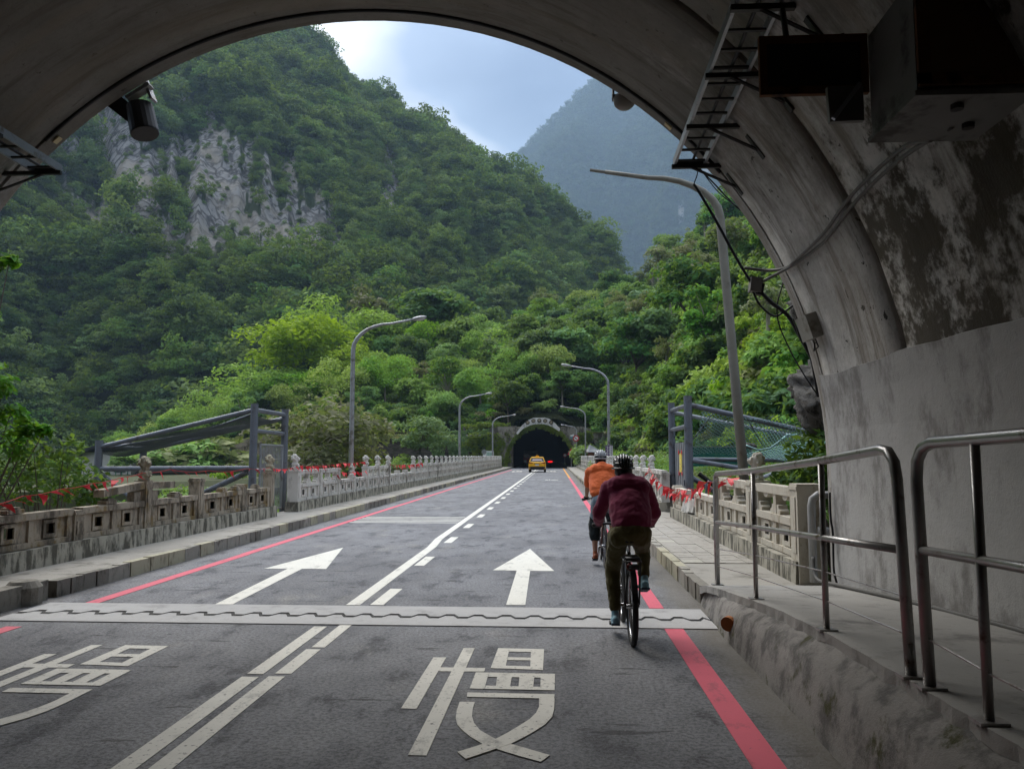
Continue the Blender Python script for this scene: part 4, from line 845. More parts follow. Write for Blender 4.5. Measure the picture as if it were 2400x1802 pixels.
# ================================================================ tunnel fixtures
DKM = pm('metal_dark', (.045, .043, .042), (.025, .024, .023), 8, .5, .1, .4, .5); TRAYM = pm('tray_galvanised', (.36, .375, .40), (.25, .26, .28), 6, .42, .08, .4, .6, (.15, .12, .09), 4)
RUST = pm('rust', (.17, .075, .03), (.075, .032, .016), 7, .85, .3, .2, 0, (.03, .02, .015), 4); CABLE = pm('cable_black', (.018, .018, .019), None, 20, .55); CONDUIT = pm('conduit_grey', (.13, .127, .12), (.08, .077, .07), 8, .6, .1)
def wallx(z): return AX+math.sqrt(AR*AR-(z-AZ)**2)
def tray(label, xo, xi, z0, s, ymax):
    t = thing('cable_tray', label, 'cable tray', (xo, ymax, z0), 'cable trays under the tunnel vault')
    zz = lambda y: z0+.06*(ymax-y)/2
    for x in (xo, xi):
        pts = [(x, ymax, zz(ymax)), (x, -4, zz(-4))]; d = .014
        m = MB(); m.add([(x-d, y, zz(y)-.045) for y in (ymax, -4)]+[(x+d, y, zz(y)-.045) for y in (ymax, -4)]+[(x-d, y, zz(y)+.045) for y in (ymax, -4)]+[(x+d, y, zz(y)+.045) for y in (ymax, -4)], [(0, 1, 3, 2), (4, 6, 7, 5), (0, 4, 5, 1), (2, 3, 7, 6), (0, 2, 6, 4), (1, 5, 7, 3)])
        build(m, 'side_rail', TRAYM, t)
    y = ymax-.14
    while y > -3.8:
        build(MB().obox(((xo+xi)/2, y, zz(y)-.03), (abs(xi-xo)-.03, .035, .02)), 'rung', DKM, t); y -= .29
    build(MB().obox(((xo+xi)/2, ymax-.012, zz(ymax)-.02), (abs(xi-xo), .025, .11)), 'end_plate', DKM, t)
    for k in range(9):
        y = ymax-.06-k*1.02; z = zz(y)-.07; wz = z-.26
        xw = wallx(z) if s > 0 else 2*AX-wallx(z); xw2 = wallx(wz) if s > 0 else 2*AX-wallx(wz)
        b = build(MB().obox(((xo-s*.03+xw)/2, y, z), (abs(xw-xo)+.05, .045, .045)), 'bracket', DKM, t)
        build(MB().tube([(xo+s*.18, y, z-.01), (xw2, y, wz)], .017, 5), 'brace', DKM, b)
        build(MB().obox((xw2-s*.02, y, wz+.05), (.05, .07, .3), (0, s*R(-35), 0)), 'wall_plate', DKM, b)
    m = MB().tube([(xo+s*.2, ymax-.05, zz(ymax)), (xo+s*.17, 4, zz(4)), (xo+s*.21, -4, zz(-4))], .016, 6); build(m, 'tray_cable', CABLE, t)
tray('galvanised cable ladder hanging under the vault at upper right', 1.40, 1.74, 5.09, 1, 8.92)
tray('galvanised cable ladder under the vault at the left edge', -5.97, -6.30, 5.17, -1, 8.92)
# portal lamps
t = thing('spotlight', 'black cylindrical spotlight hanging from the arch rim at left', 'spotlight', (-5.3, 9.36, 6.3))
ax = Vector((.30, -.12, -1)).normalized(); c0 = Vector((-5.29, 9.38, 6.16)); build(MB().tube([c0-ax*.0, c0+ax*.02, c0+ax*.40, c0+ax*.42], [.13, .165, .172, .165], 20), 'housing', DKM, t, smooth=False)
build(MB().obox((-5.46, 9.36, 6.10), (.32, .2, .2), (0, R(38), 0)), 'driver_box', DKM, t); build(MB().obox((-5.15, 9.34, 6.36), (.035, .14, .34), (0, R(-24), 0)), 'mounting_arm', TRAYM, t); build(MB().obox((-5.25, 9.3, 6.30), (.34, .12, .05), (0, R(-32), 0)), 'mounting_plate', DADO, t)
t = thing('dome_lamp', 'half-round bulkhead lamp under the arch rim at right', 'lamp', (.86, 9.3, 6.2))
build(MB().lathe([(.02, -.14), (.08, -.125), (.125, -.08), (.14, 0), (.14, .02)], (.87, 9.32, 6.07), 14), 'dome', pm('dome_dusty', (.22, .20, .17), None, 6, .5), t, smooth=True); build(MB().box(.725, .745, 9.25, 9.4, 6.07, 6.27).box(.72, 1.02, 9.26, 9.38, 6.085, 6.10), 'bracket', DKM, t)
for (p, ang, lab) in (((1.36, 9.07, 5.615), -47, 'small cream reflector plate on the right of the arch rim'), ((-6.14, 9.07, 5.61), 43, 'small cream reflector plate on the left of the arch rim')):
    t = thing('reflector_plate', lab, 'reflector', p); build(MB().obox(Vector(p)-Vector((0, 0, .012)), (.10, .075, .02), (0, R(-ang), 0)), 'plate', pm('reflector_cream', (.62, .52, .30), (.5, .42, .24), 9, .5), t); build(MB().obox(Vector(p)+Vector((0, 0, .005)), (.05, .05, .03), (0, R(-ang), 0)), 'backing', DKM, t)
# hung cabinet and framed panel at upper right
CAB = pm('cabinet_grey', (.20, .195, .185), (.13, .125, .115), 3, .6, .1, .3, .1, (.05, .045, .04), 2.5)
t = thing('electrical_cabinet', 'large dark metal cabinet hung high on the right tunnel wall', 'cabinet', (2.35, 4.68, 3.72))
build(MB().box(2.05, 2.86, 4.37, 5.0, 3.74, 4.42), 'body', CAB, t); build(MB().box(2.03, 2.70, 4.35, 5.02, 3.715, 3.745), 'bottom_tray', CAB, t)
build(MB().box(2.12, 2.86, 4.345, 4.372, 3.84, 4.40), 'door', pm('door_rustbrown', (.16, .085, .035), (.08, .045, .022), 3, .7, .1), t)
for a in ((2.05, 2.12, 3.78, 4.42), (2.05, 2.86, 3.77, 3.84)): build(MB().box(a[0], a[1], 4.335, 4.36, a[2], a[3]), 'door_frame', RUST, t)
for x, y in ((2.32, 4.48), (2.52, 4.75)): build(MB().lathe([(.035, 0), (.035, .03), (.025, .035)], (x, y, 3.685), 10), 'cable_gland', DKM, t)
t = thing('framed_panel', 'dark panel in a rusty frame beside the cabinet at upper right', 'panel', (1.75, 5.2, 4.35))
build(MB().box(1.44, 2.08, 5.19, 5.205, 4.18, 4.52), 'sheet', DKM, t)
for a in ((1.40, 2.12, 4.49, 4.545), (1.40, 2.12, 4.13, 4.185), (1.40, 1.45, 4.185, 4.49), (2.07, 2.12, 4.185, 4.49)): build(MB().box(a[0], a[1], 5.18, 5.22, a[2], a[3]), 'frame_bar', RUST, t)
build(MB().tube([(1.6, 5.21, 4.45), (1.6, 5.3, 4.8)], .02, 6), 'hanger', DKM, t); build(MB().tube([(2.0, 5.21, 4.45), (2.0, 5.3, 4.6)], .02, 6), 'hanger', DKM, t)
t = thing('bracket_box', 'pale angled bracket box under the framed panel', 'bracket', (1.95, 5.15, 3.95))
build(MB().prism([(1.80, 4.12), (1.81, 3.88), (2.03, 3.885), (2.03, 4.12)], lambda x, z: (x, 5.06, z), lambda x, z: (x, 5.10, z)), 'back_plate', CAB, t); build(MB().tube([(1.82, 5.03, 3.885), (2.0, 5.03, 4.12)], .018, 4), 'angle_strut', TRAYM, t)
# boxes and cables on the right wall
t = thing('wall_box', 'small grey junction box fixed to the right wall near the tunnel mouth', 'junction box', (2.88, 8.8, 3.1))
build(MB().obox((2.84, 8.78, 3.13), (.15, .36, .27), (0, R(-17), 0)), 'box_body', pm('box_grey', (.33, .315, .28), (.25, .24, .21), 5, .6, .1, .3, 0, (.15, .13, .1), 4), t); build(MB().obox((2.755, 8.98, 3.125), (.01, .02, .27), (0, R(-17), 0)), 'lid_edge', DKM, t)
build(MB().tube([(2.88, 8.75, 2.99), (2.90, 8.72, 2.90), (2.87, 8.78, 2.86), (2.89, 8.8, 2.96)], .008, 5), 'loop_wire', CABLE, t, smooth=True)
t = thing('hanging_junction', 'grey junction box hanging on cables in the tunnel mouth', 'junction box', (2.36, 9.25, 3.7))
build(MB().obox((2.37, 9.25, 3.71), (.13, .12, .17), (0, R(8), 0)), 'box_body', CAB, t); build(MB().obox((2.43, 9.26, 3.66), (.06, .09, .14), (0, R(15), 0)), 'socket', CABLE, t)
def cable(label, pts, r, mat=CABLE, name='cable'):
    P = [Vector(p) for p in pts]; out = []
    for i in range(len(P)-1):                            # Catmull-Rom through the measured points
        p0, p1, p2, p3 = P[max(i-1, 0)], P[i], P[i+1], P[min(i+2, len(P)-1)]
        for k in range(5):
            u = k/5; out.append(.5*((2*p1)+(p2-p0)*u+(2*p0-5*p1+4*p2-p3)*u*u+(3*p1-p0-3*p2+p3)*u**3))
    out.append(P[-1]); o = build(MB().tube(out, r, 6), name, mat, None, pts[0], True); tag(o, label, 'cable', 'cables on the right of the tunnel mouth'); return o
zv = lambda a, b, Y=9.25: at(1500+a/2.458, 450+b/2.458, Y); zt = lambda a, b, Y=9.0: at(1400+a/4.424, 150+b/4.424, Y)
cable('grey conduit running from the cabinet along the right wall to the hanging box', [(2.42, 5.0, 3.72), (2.50, 5.6, 3.9), (2.55, 6.66, 3.93), (2.59, 7.4, 3.85), (2.60, 7.85, 3.82), (2.61, 8.5, 3.81), (2.62, 8.85, 3.82), (2.5, 9.15, 3.86), (2.25, 9.25, 3.92)], .018, CONDUIT, 'conduit')
cable('second conduit beside it on the right wall', [(2.45, 4.8, 3.72), (2.53, 5.7, 3.86), (2.585, 6.66, 3.88), (2.62, 7.4, 3.80), (2.635, 7.85, 3.78), (2.63, 8.5, 3.79), (2.60, 8.9, 3.80), (2.44, 9.22, 3.74)], .018, CONDUIT, 'conduit')
cable('thick black cable dropping from the ladder end past the hanging box', [zt(1000, 1250, 9.25), zv(340, 0), zv(440, 170), zv(560, 390), zv(640, 520), zv(680, 590)], .017)
cable('thin black wire from the cable ladder down to the thick cable', [(1.55, 8.9, 5.06), zt(1040, 1100, 9.1), zt(1000, 1250, 9.25)], .007)
cable('black cable sagging from the hanging box to the wall foot', [zv(690, 570), zv(760, 640), zv(850, 710), zv(910, 810), zv(960, 900), zv(990, 960), zv(1005, 1030), zv(1030, 1180)], .024)
cable('looped black cable below the hanging box', [zv(650, 570), zv(690, 650), zv(770, 715), zv(830, 690), zv(880, 655)], .013)
cable('thin cable hanging from the loop behind the rock', [zv(845, 440), zv(820, 540), zv(790, 650), zv(800, 760), zv(850, 880), zv(890, 960), zv(950, 1060), zv(1030, 1180)], .008)
cable('pair of thin wires from the cable ladder along the arch rim', [(1.62, 8.9, 5.06), zt(1180, 1210, 9.2), zv(560, 90), zv(690, 180), zv(800, 280), zv(860, 350), zv(880, 400), zv(930, 500), zv(970, 600), zv(1000, 700)], .009)
cable('faint wire just right of the pair along the arch rim', [(1.66, 8.9, 5.06), zv(450, 0, 9.2), zv(580, 100, 9.2)], .006)
cable('black cable lying along the groove of the arch', [(AX+(AR-.01)*math.cos(a), 8.955, AZ+(AR-.01)*math.sin(a)) for a in [R(v) for v in range(38, 140, 6)]], .022)
cable('grey hose lying along the foot of the right wall', [(2.95, 9.3, .55), (2.93, 9.15, .33), (2.98, 8.6, .345), (3.0, 7.2, .455), (3.02, 6.0, .53), (3.03, 5.3, .57), (3.02, 4.0, .61), (3.03, 2, .645)], .022, CONDUIT, 'hose')
cable('frayed black cable hanging down the wall corner', [(3.06, 9.0, 1.3), (3.06, 9.0, 1.02), (3.07, 8.98, .85), (3.06, 8.96, .6), (3.04, 8.9, .45), (3.05, 8.85, .32)], .012)
t = thing('drain_pipe', 'short pipe with a rusty orange cap poking out of the walkway wall', 'pipe', (1.58, 7.5, .16))
build(MB().tube([(1.78, 7.75, .19), (1.60, 7.50, .17)], .045, 12), 'pipe', DADO, t, smooth=True); build(MB().tube([(1.605, 7.505, .17), (1.57, 7.46, .165)], .066, 16), 'rusty_cap', pm('rust_orange', (.42, .17, .055), (.28, .10, .035), 9, .8, .2), t)
WP = pm('pipe_palegrey', (.46, .46, .45), (.36, .36, .35), 5, .5, .05, .3, 0, (.22, .21, .19), 4)
t = thing('pale_pipes', 'pale grey elbow pipes at the end of the right parapet', 'pipes', (3.0, 9.5, .3))
build(MB().tube([(2.985, 9.42, .25), (2.985, 9.42, 1.12), (3.0, 9.42, 1.2), (3.06, 9.42, 1.25), (3.3, 9.35, 1.25)], .045, 12), 'pipe', WP, t, smooth=True); build(MB().tube([(3.03, 9.36, .84), (3.3, 9.3, .83)], .05, 12), 'pipe', WP, t, smooth=True)
# ================================================================ bicycles and riders
TYRE = RUBBER; CHROME = pm('chrome', (.55, .55, .56), (.4, .4, .41), 8, .25, 0, .5, .9); FRAMEB = pm('frame_black', (.02, .02, .022), None, 9, .35, 0, .5, .1); SKIN = pm('skin', (.42, .24, .165), (.36, .19, .125), 9, .55, .1)
HAIR = pm('hair_black', (.012, .010, .010), None, 60, .5, .5)
def cloth(name, c, rough=.85, sc=9, wr=.5):
    t = NT(name); col = t.mix(t.noise(sc*8, 4, .6), c, tuple(v*.8 for v in c))
    f = t.noise(sc*.5, 4, .55, (1, .8, 1.3)); t.bump(t.math('ADD', f, t.math('MULTIPLY', t.noise(sc*30, 2), .04)), wr, .03); m = t.fin(col, rough, .15)
    t.b.inputs['Sheen Weight'].default_value = .15; return m
def torus(m, c, R0, r, n=40, k=8):
    c = Vector(c); vs = [c+Vector((r*math.sin(2*math.pi*j/k), math.cos(2*math.pi*i/n)*(R0+r*math.cos(2*math.pi*j/k)), math.sin(2*math.pi*i/n)*(R0+r*math.cos(2*math.pi*j/k)))) for i in range(n) for j in range(k)]
    return m.add(vs, [(i*k+j, i*k+(j+1) % k, ((i+1) % n)*k+(j+1) % k, ((i+1) % n)*k+j) for i in range(n) for j in range(k)])
def bicycle(label, x, y, fr, rack=True, crank=0., tr=.021, group='bicycles on the bridge'):
    b = thing('bicycle', label, 'bicycle', (x, y, 0), group); o = Vector((x, y, 0))
    def B(m, n, mat, p=b, sm=True): m.v = [tuple(Vector(v)+o) for v in m.v]; return build(m, n, mat, p, None, sm)
    for yy, nm in ((0, 'rear_wheel'), (1.05, 'front_wheel')):
        w = B(torus(MB(), (0, yy, .345), .322, tr), nm, TYRE); m = MB(); torus(m, (0, yy, .345), .297, .012, 36, 6); B(m, 'rim', CHROME if rack else FRAMEB, w)
        m = MB().tube([(-.05, yy, .345), (.05, yy, .345)], .022, 8)
        for i in range(20): a = 2*math.pi*i/20; m.tube([(.03*(1 if i % 2 else -1), yy+.02*math.cos(a), .345+.02*math.sin(a)), (0, yy+.295*math.cos(a+.2), .345+.295*math.sin(a+.2))], .0016, 3, False)
        B(m, 'spokes', CHROME, w)
    m = MB()
    for p, q_, r in (((0, .44, .28), (0, .22, .80), .017), ((0, .44, .28), (0, .90, .70), .02), ((0, .24, .72), (0, .87, .84), .017), ((0, .91, .66), (0, .855, .92), .02)): m.tube([p, q_], r, 8)
    for s in (-1, 1):
        m.tube([(s*.02, .44, .28), (s*.055, .1, .33), (s*.06, 0, .345)], .010, 6); m.tube([(s*.012, .25, .70), (s*.05, .08, .46), (s*.06, 0, .345)], .009, 6); m.tube([(s*.03, .91, .66), (s*.05, .96, .55), (s*.05, 1.05, .345)], .012, 6)
    B(m, 'frame', fr)
    m = MB().tube([(0, .23, .78), (0, .19, .90)], .014, 8); B(m, 'seat_post', CHROME); m = MB().ball((0, .12, .925), (.085, .10, .035), 12, 8).ball((0, .28, .93), (.03, .12, .025), 10, 6); B(m, 'saddle', RUBBER)
    m = MB().tube([(0, .87, .92), (0, .86, 1.0)], .014, 8).tube([(-.31, .80, 1.0), (-.18, .84, 1.015), (0, .87, 1.01), (.18, .84, 1.015), (.31, .80, 1.0)], .013, 8); B(m, 'handlebar', FRAMEB)
    for s in (-1, 1):
        m = MB().tube([(s*.20, .83, 1.012), (s*.315, .80, 1.0)], .019, 8); B(m, 'grip', RUBBER); m = MB().tube([(s*.19, .86, 1.0), (s*.25, .90, .985), (s*.30, .90, .97)], .006, 5); B(m, 'brake_lever', FRAMEB)
    m = MB(); torus(m, (.055, .44, .28), .085, .006, 24, 5); m.tube([(-.07, .44, .28), (.07, .44, .28)], .016, 8)
    for s in (-1, 1): d = Vector((0, math.sin(crank), math.cos(crank)))*(.17*s); m.tube([(s*.07, .44, .28), Vector((s*.085, .44, .28))+d], .011, 6)
    B(m, 'crankset', CHROME)
    for s in (-1, 1): d = Vector((0, math.sin(crank), math.cos(crank)))*(.17*s); m = MB().obox(Vector((s*.13, .44, .28))+d, (.10, .09, .02)); B(m, 'pedal', FRAMEB, b, False)
    m = MB().tube([(.055, .43, .365), (.045, .2, .36), (.045, 0, .375)], .004, 4).tube([(.055, .45, .195), (.045, .2, .25), (.045, .02, .18), (.045, -.02, .21)], .004, 4).obox((.05, .01, .22), (.015, .05, .14)); B(m, 'derailleur_chain', FRAMEB)
    if rack:
        m = MB()
        for s in (-1, 1): m.tube([(s*.075, -.16, .765), (s*.075, .14, .765), (s*.03, .22, .76)], .007, 6); m.tube([(s*.075, -.10, .765), (s*.068, 0, .36)], .006, 6); m.tube([(s*.075, .05, .765), (s*.068, .02, .36)], .006, 6)
        for yy in (-.16, -.08, 0, .1): m.tube([(-.075, yy, .765), (.075, yy, .765)], .006, 5)
        m.obox((0, -.02, .785), (.12, .26, .02)); B(m, 'rear_rack', FRAMEB)
        m = MB().tube([(-.03, -.17, .72), (-.03, -.20, .72)], .032, 14); l = B(m, 'rear_light', pm('light_dark_red', (.10, .012, .012), None, 9, .25)); m = MB().tube([(0, -.165, .74), (0, -.165, .70)], .06, 4); B(m, 'light_mount', FRAMEB)
        arc = [(0, .345*math.cos(a)*1.04, .345+.345*math.sin(a)*1.04) for a in [R(v) for v in range(20, 175, 12)]]; m = MB()
        for p, q_ in zip(arc[:-1], arc[1:]): m.add([(-.026, p[1], p[2]), (.026, p[1], p[2]), (.026, q_[1], q_[2]), (-.026, q_[1], q_[2])], [(0, 1, 2, 3)])
        B(m, 'mudguard', FRAMEB)
    return b
def mid2(a, b, t=.5): return Vector(a).lerp(Vector(b), t)
def rider(label, x, y, P, cols, helm, sleeve_full=True, shorts=False, group='cyclists on the bridge'):
    """P: joints in bicycle coordinates. One continuous body; clothes, helmet and shoes are worn over it."""
    t = thing('person', label, 'person', (x, y, 0), group); O = Vector((x, y, 0)); J = {k: Vector(v) for k, v in P.items()}
    def B(m, n, mat, vx=.012, sm=6, par=t, fo=0): m.v = [tuple(Vector(v)+O) for v in m.v]; return blob(m, n, mat, vx, sm, par, None, .5, fo)
    hip, ch, nk, hd = J['hip'], J['chest'], J['neck'], J['head']; sides = (('l', -1), ('r', 1))
    m = MB(); cap(m, hip, .11, ch, .10); cap(m, ch, .10, nk, .055); cap(m, nk, .055, hd-Vector((0, 0, .06)), .05)
    m.ball(hd, (.075, .095, .11)); m.ball(hd+Vector((0, .06, -.055)), (.05, .05, .05)); m.ball(hd+Vector((0, .10, -.015)), (.014, .02, .025)); m.ball(hd+Vector((0, .085, -.06)), (.025, .012, .008))
    for s in (-1, 1): m.ball(hd+Vector((s*.077, 0, -.01)), (.012, .022, .035)); m.ball(hd+Vector((s*.03, .088, .015)), .012)
    for k, s in sides:
        sh, el, hn, hp, kn, an = J['sh_'+k], J['el_'+k], J['ha_'+k], J['hp_'+k], J['kn_'+k], J['an_'+k]
        cap(m, sh, .055, el, .043); cap(m, el, .042, hn-(hn-el).normalized()*.05, .027); cap(m, hp, .085, kn, .055); cap(m, kn, .055, mid2(kn, an, .35), .055); cap(m, mid2(kn, an, .35), .055, an, .036); cap(m, an, .036, an+Vector((0, .13, -.07)), .03); cap(m, sh, .055, ch+Vector((s*.05, 0, .04)), .07)
        f = (hn-el).normalized(); m.ball(hn, (.036, .04, .025))
        for i in range(4):                                # fingers closed over the grip
            a = hn+Vector((s*(.030-i*.02), .03, .012)); cap(m, a, .0095, a+Vector((0, .032, -.012)), .0095, 6, 1); cap(m, a+Vector((0, .032, -.012)), .0095, a+Vector((0, .026, -.042+.004*i)), .008, 6, 1)
        a = hn+Vector((-s*.035, .005, -.01)); cap(m, a, .011, a+Vector((-s*.012, .03, -.028)), .009, 6, 1)
    B(m, 'body', SKIN, .0085, 3)
    # upper garment
    m = MB(); w = J.get('wid', Vector((.2, .13, 0))); hem = J['hem']
    for i in range(19):
        u = i/18; c = hem.lerp(ch, u); bul = 1+.07*math.sin(u*3.1); m.ball(c, (w.x*bul*(1-.02*u), w.y*bul*1.05, .12 if 2 < i < 16 else .085), 18, 10)
    cap(m, ch+Vector((-.10, 0, .05)), .115, ch+Vector((.10, 0, .05)), .115); cap(m, ch+Vector((0, .02, .08)), .12, nk-Vector((0, 0, .01)), .068)
    for k, s in sides:
        sh, el, hn = J['sh_'+k], J['el_'+k], J['ha_'+k]; cap(m, ch+Vector((s*.09, 0, .05)), .11, sh, .078)
        if sleeve_full: cap(m, sh, .08, el, .066); cap(m, el, .066, hn.lerp(el, .18), .046)
        else: cap(m, sh, .08, sh.lerp(el, .72), .07)
    B(m, 'jacket' if sleeve_full else 't_shirt', cols['top'], .010, 6, t, .022)
    # legs
    m = MB(); m.ball(hip+Vector((0, -.02, -.02)), (.185, .15, .13), 14, 8)
    for k, s in sides:
        hp, kn, an = J['hp_'+k], J['kn_'+k], J['an_'+k]; cap(m, hp, .105, kn, .078); m.ball(hp+Vector((0, -.06, -.01)), (.105, .10, .105), 12, 7)
        if not shorts: cap(m, kn, .078, an.lerp(kn, .14), .058)
    B(m, 'trousers' if not shorts else 'shorts', cols['leg'], .010, 6, t, .028)
    if shorts:
        for k, s in sides: m = MB(); cap(m, J['hp_'+k].lerp(J['kn_'+k], .72), .098, J['kn_'+k], .10); cap(m, J['kn_'+k], .10, J['kn_'+k].lerp(J['an_'+k], .46), .085); B(m, 'knee_trouser', cols['leg2'], .010, 5, t, .03)
    for k, s in sides:
        an, tilt = J['an_'+k], J.get('tilt_'+k, Vector((0, 0, 0))).x; m = MB(); d = Vector((0, math.cos(tilt), -math.sin(tilt))); u = Vector((0, math.sin(tilt), math.cos(tilt))); h = an-u*.065
        cap(m, h-d*.045, .038, h+d*.09, .04); cap(m, h+d*.09, .04, h+d*.16-u*.01, .03); cap(m, h-d*.02, .036, an+u*.01, .038); m.obox(h+d*.055-u*.034, (.075, .26, .02), (-tilt, 0, 0)); sh_ = B(m, 'shoe', cols['shoe'], .008, 3)
        m = MB(); m.obox(h+d*.055-u*.043, (.08, .265, .018), (-tilt, 0, 0)); m.v = [tuple(Vector(v)+O) for v in m.v]; build(m, 'sole', cols.get('sole', RUBBER), sh_)
        if cols.get('glove'): m = MB(); hn = J['ha_'+k]; m.ball(hn, (.045, .048, .034), 10, 6); cap(m, hn+Vector((-.03, .045, 0)), .017, hn+Vector((.03, .045, 0)), .017); cap(m, hn+Vector((-.03, .05, -.03)), .015, hn+Vector((.03, .05, -.03)), .015); B(m, 'glove', cols['glove'], .008, 2)
    # hair and helmet
    m = MB(); m.ball(hd+Vector((0, -.022, .012)), (.088, .098, .112)); 
    if cols.get('bob'): m.ball(hd+Vector((0, -.045, -.075)), (.088, .062, .07)); m.ball(hd+Vector((-.05, -.02, -.09)), (.045, .055, .05)); m.ball(hd+Vector((.05, -.02, -.09)), (.045, .055, .05))
    B(m, 'hair', HAIR, .01, 2)
    c = hd+Vector((0, -.01, .045)); hm = helm['mat']; m = MB(); a0 = math.radians(-14)
    for i in range(9):
        e0 = a0+(math.pi/2-a0)*i/9
    prof_ = [(math.cos(a0+(math.pi/2-a0)*i/9), math.sin(a0+(math.pi/2-a0)*i/9)) for i in range(10)]; n = 20
    vs = [c+Vector((.098*cx*math.sin(2*math.pi*k/n), .132*cx*math.cos(2*math.pi*k/n), .108*sz)) for cx, sz in prof_ for k in range(n)]
    m.add(vs, [(i*n+k, i*n+(k+1) % n, (i+1)*n+(k+1) % n, (i+1)*n+k) for i in range(9) for k in range(n)]); m.v = [tuple(Vector(v)+O) for v in m.v]; hb = build(m, 'helmet', helm['core'], t, None, True)
    for i, xx in enumerate((-.085, -.058, -.030, 0, .030, .058, .085)):   # raised shell ribs with vents between
        m = MB(); pts = []; k = math.sqrt(max(.02, 1-(xx/.104)**2))
        for q_ in range(11): a = R(-6+q_*19.2); pts.append(c+Vector((xx*(1.0-.25*max(0, -math.cos(a)))*1.0, .140*k*math.cos(a), .117*k*math.sin(a))))
        m.tube(pts, [.006+.008*math.sin(math.pi*j/10) for j in range(11)], 6); m.v = [tuple(Vector(v)+O) for v in m.v]; build(m, 'rib', hm, hb, None, True)
    for zz, kk in ((-.018, 1.03), (.03, 1.0)):
        m = MB(); pts = [c+Vector((.104*kk*math.sin(a)*(1-.12*(zz > 0)), .138*kk*math.cos(a)*(1-.12*(zz > 0)), zz)) for a in [2*math.pi*j/20 for j in range(21)]]; m.tube(pts, .010, 6); m.v = [tuple(Vector(v)+O) for v in m.v]; build(m, 'rim_band', hm, hb, None, True)
    return t
HB = pm('helmet_black_gloss', (.014, .014, .016), None, 9, .12, 0, .6); HC = pm('helmet_core', (.008, .008, .009), None, 9, .6); HG = pm('helmet_grey', (.40, .42, .44), (.3, .32, .34), 9, .3, 0, .5)
bx, by = .69, 7.31
bicycle('black trekking bicycle with a rear rack under the rider in maroon', bx, by, FRAMEB, True, R(8), .027)
J1 = dict(hip=(.02, .16, 1.02), hem=(.02, .16, 1.07), chest=(.01, .36, 1.35), neck=(-.01, .45, 1.47), head=(-.02, .50, 1.555), wid=(.19, .14, 0), sh_l=(-.17, .40, 1.39), sh_r=(.175, .40, 1.39), el_l=(-.262, .52, 1.14), el_r=(.285, .52, 1.15), ha_l=(-.255, .78, 1.02), ha_r=(.272, .78, 1.02),
          hp_l=(-.095, .20, .96), hp_r=(.10, .20, .97), kn_l=(-.135, .50, .62), an_l=(-.125, .38, .215), kn_r=(.165, .60, .80), an_r=(.16, .40, .54), tilt_l=(.15, 0, 0), tilt_r=(.25, 0, 0))
rider('cyclist in a maroon pullover, olive trousers and black helmet, nearest the camera', bx, by, J1, dict(top=cloth('maroon_knit', (.20, .02, .065)), leg=cloth('olive_cotton', (.095, .08, .028)), shoe=pm('shoe_bluegrey', (.28, .36, .44), (.16, .42, .50), 12, .6), sole=pm('sole_blue', (.05, .07, .12), None, 9, .7), glove=cloth('glove_dark', (.03, .012, .03)), bob=True), dict(mat=HB, core=HC))
bx2, by2 = .75, 12.14
bicycle('slim bicycle ridden by the cyclist in orange', bx2, by2, pm('frame_dark_red', (.10, .03, .025), None, 9, .4), False, R(5), .017)
J2 = dict(hip=(0, .16, 1.04), hem=(-.02, .19, 1.13), chest=(-.01, .42, 1.42), neck=(-.01, .52, 1.545), head=(-.02, .58, 1.635), wid=(.20, .14, 0), sh_l=(-.20, .46, 1.45), sh_r=(.19, .46, 1.45), el_l=(-.235, .60, 1.19), el_r=(.25, .60, 1.2), ha_l=(-.245, .79, 1.03), ha_r=(.26, .79, 1.03),
          hp_l=(-.095, .20, .98), hp_r=(.095, .20, .98), kn_l=(-.13, .50, .63), an_l=(-.13, .38, .20), kn_r=(.14, .60, .82), an_r=(.14, .40, .54), tilt_l=(.2, 0, 0), tilt_r=(.2, 0, 0))
rider('cyclist in an orange t-shirt, blue-grey and black trousers and grey helmet', bx2, by2, J2, dict(top=cloth('orange_shirt', (.70, .14, .035), .8, 9, .8), leg=cloth('bluegrey_cotton', (.17, .22, .27)), leg2=cloth('black_cotton', (.016, .022, .024)), shoe=pm('shoe_orange', (.42, .10, .025), (.10, .03, .015), 22, .6), glove=cloth('glove_black', (.012, .012, .013))), dict(mat=HG, core=HC), False, True)
bx3, by3 = 1.0, 17.2
bicycle('bicycle almost hidden ahead of the cyclist in orange', bx3, by3, FRAMEB, False, R(40), .017)
J3 = {k: (Vector(v)-Vector((0, 0, .05 if k in ('head', 'neck', 'chest', 'sh_l', 'sh_r') else 0))) for k, v in J2.items()}
rider('third cyclist in dark olive, mostly hidden behind the cyclist in orange', bx3, by3, J3, dict(top=cloth('olive_shirt', (.07, .055, .03)), leg=cloth('dark_trousers', (.03, .03, .03)), shoe=pm('shoe_dark', (.05, .05, .05), None, 9, .6)), dict(mat=HB, core=HC))
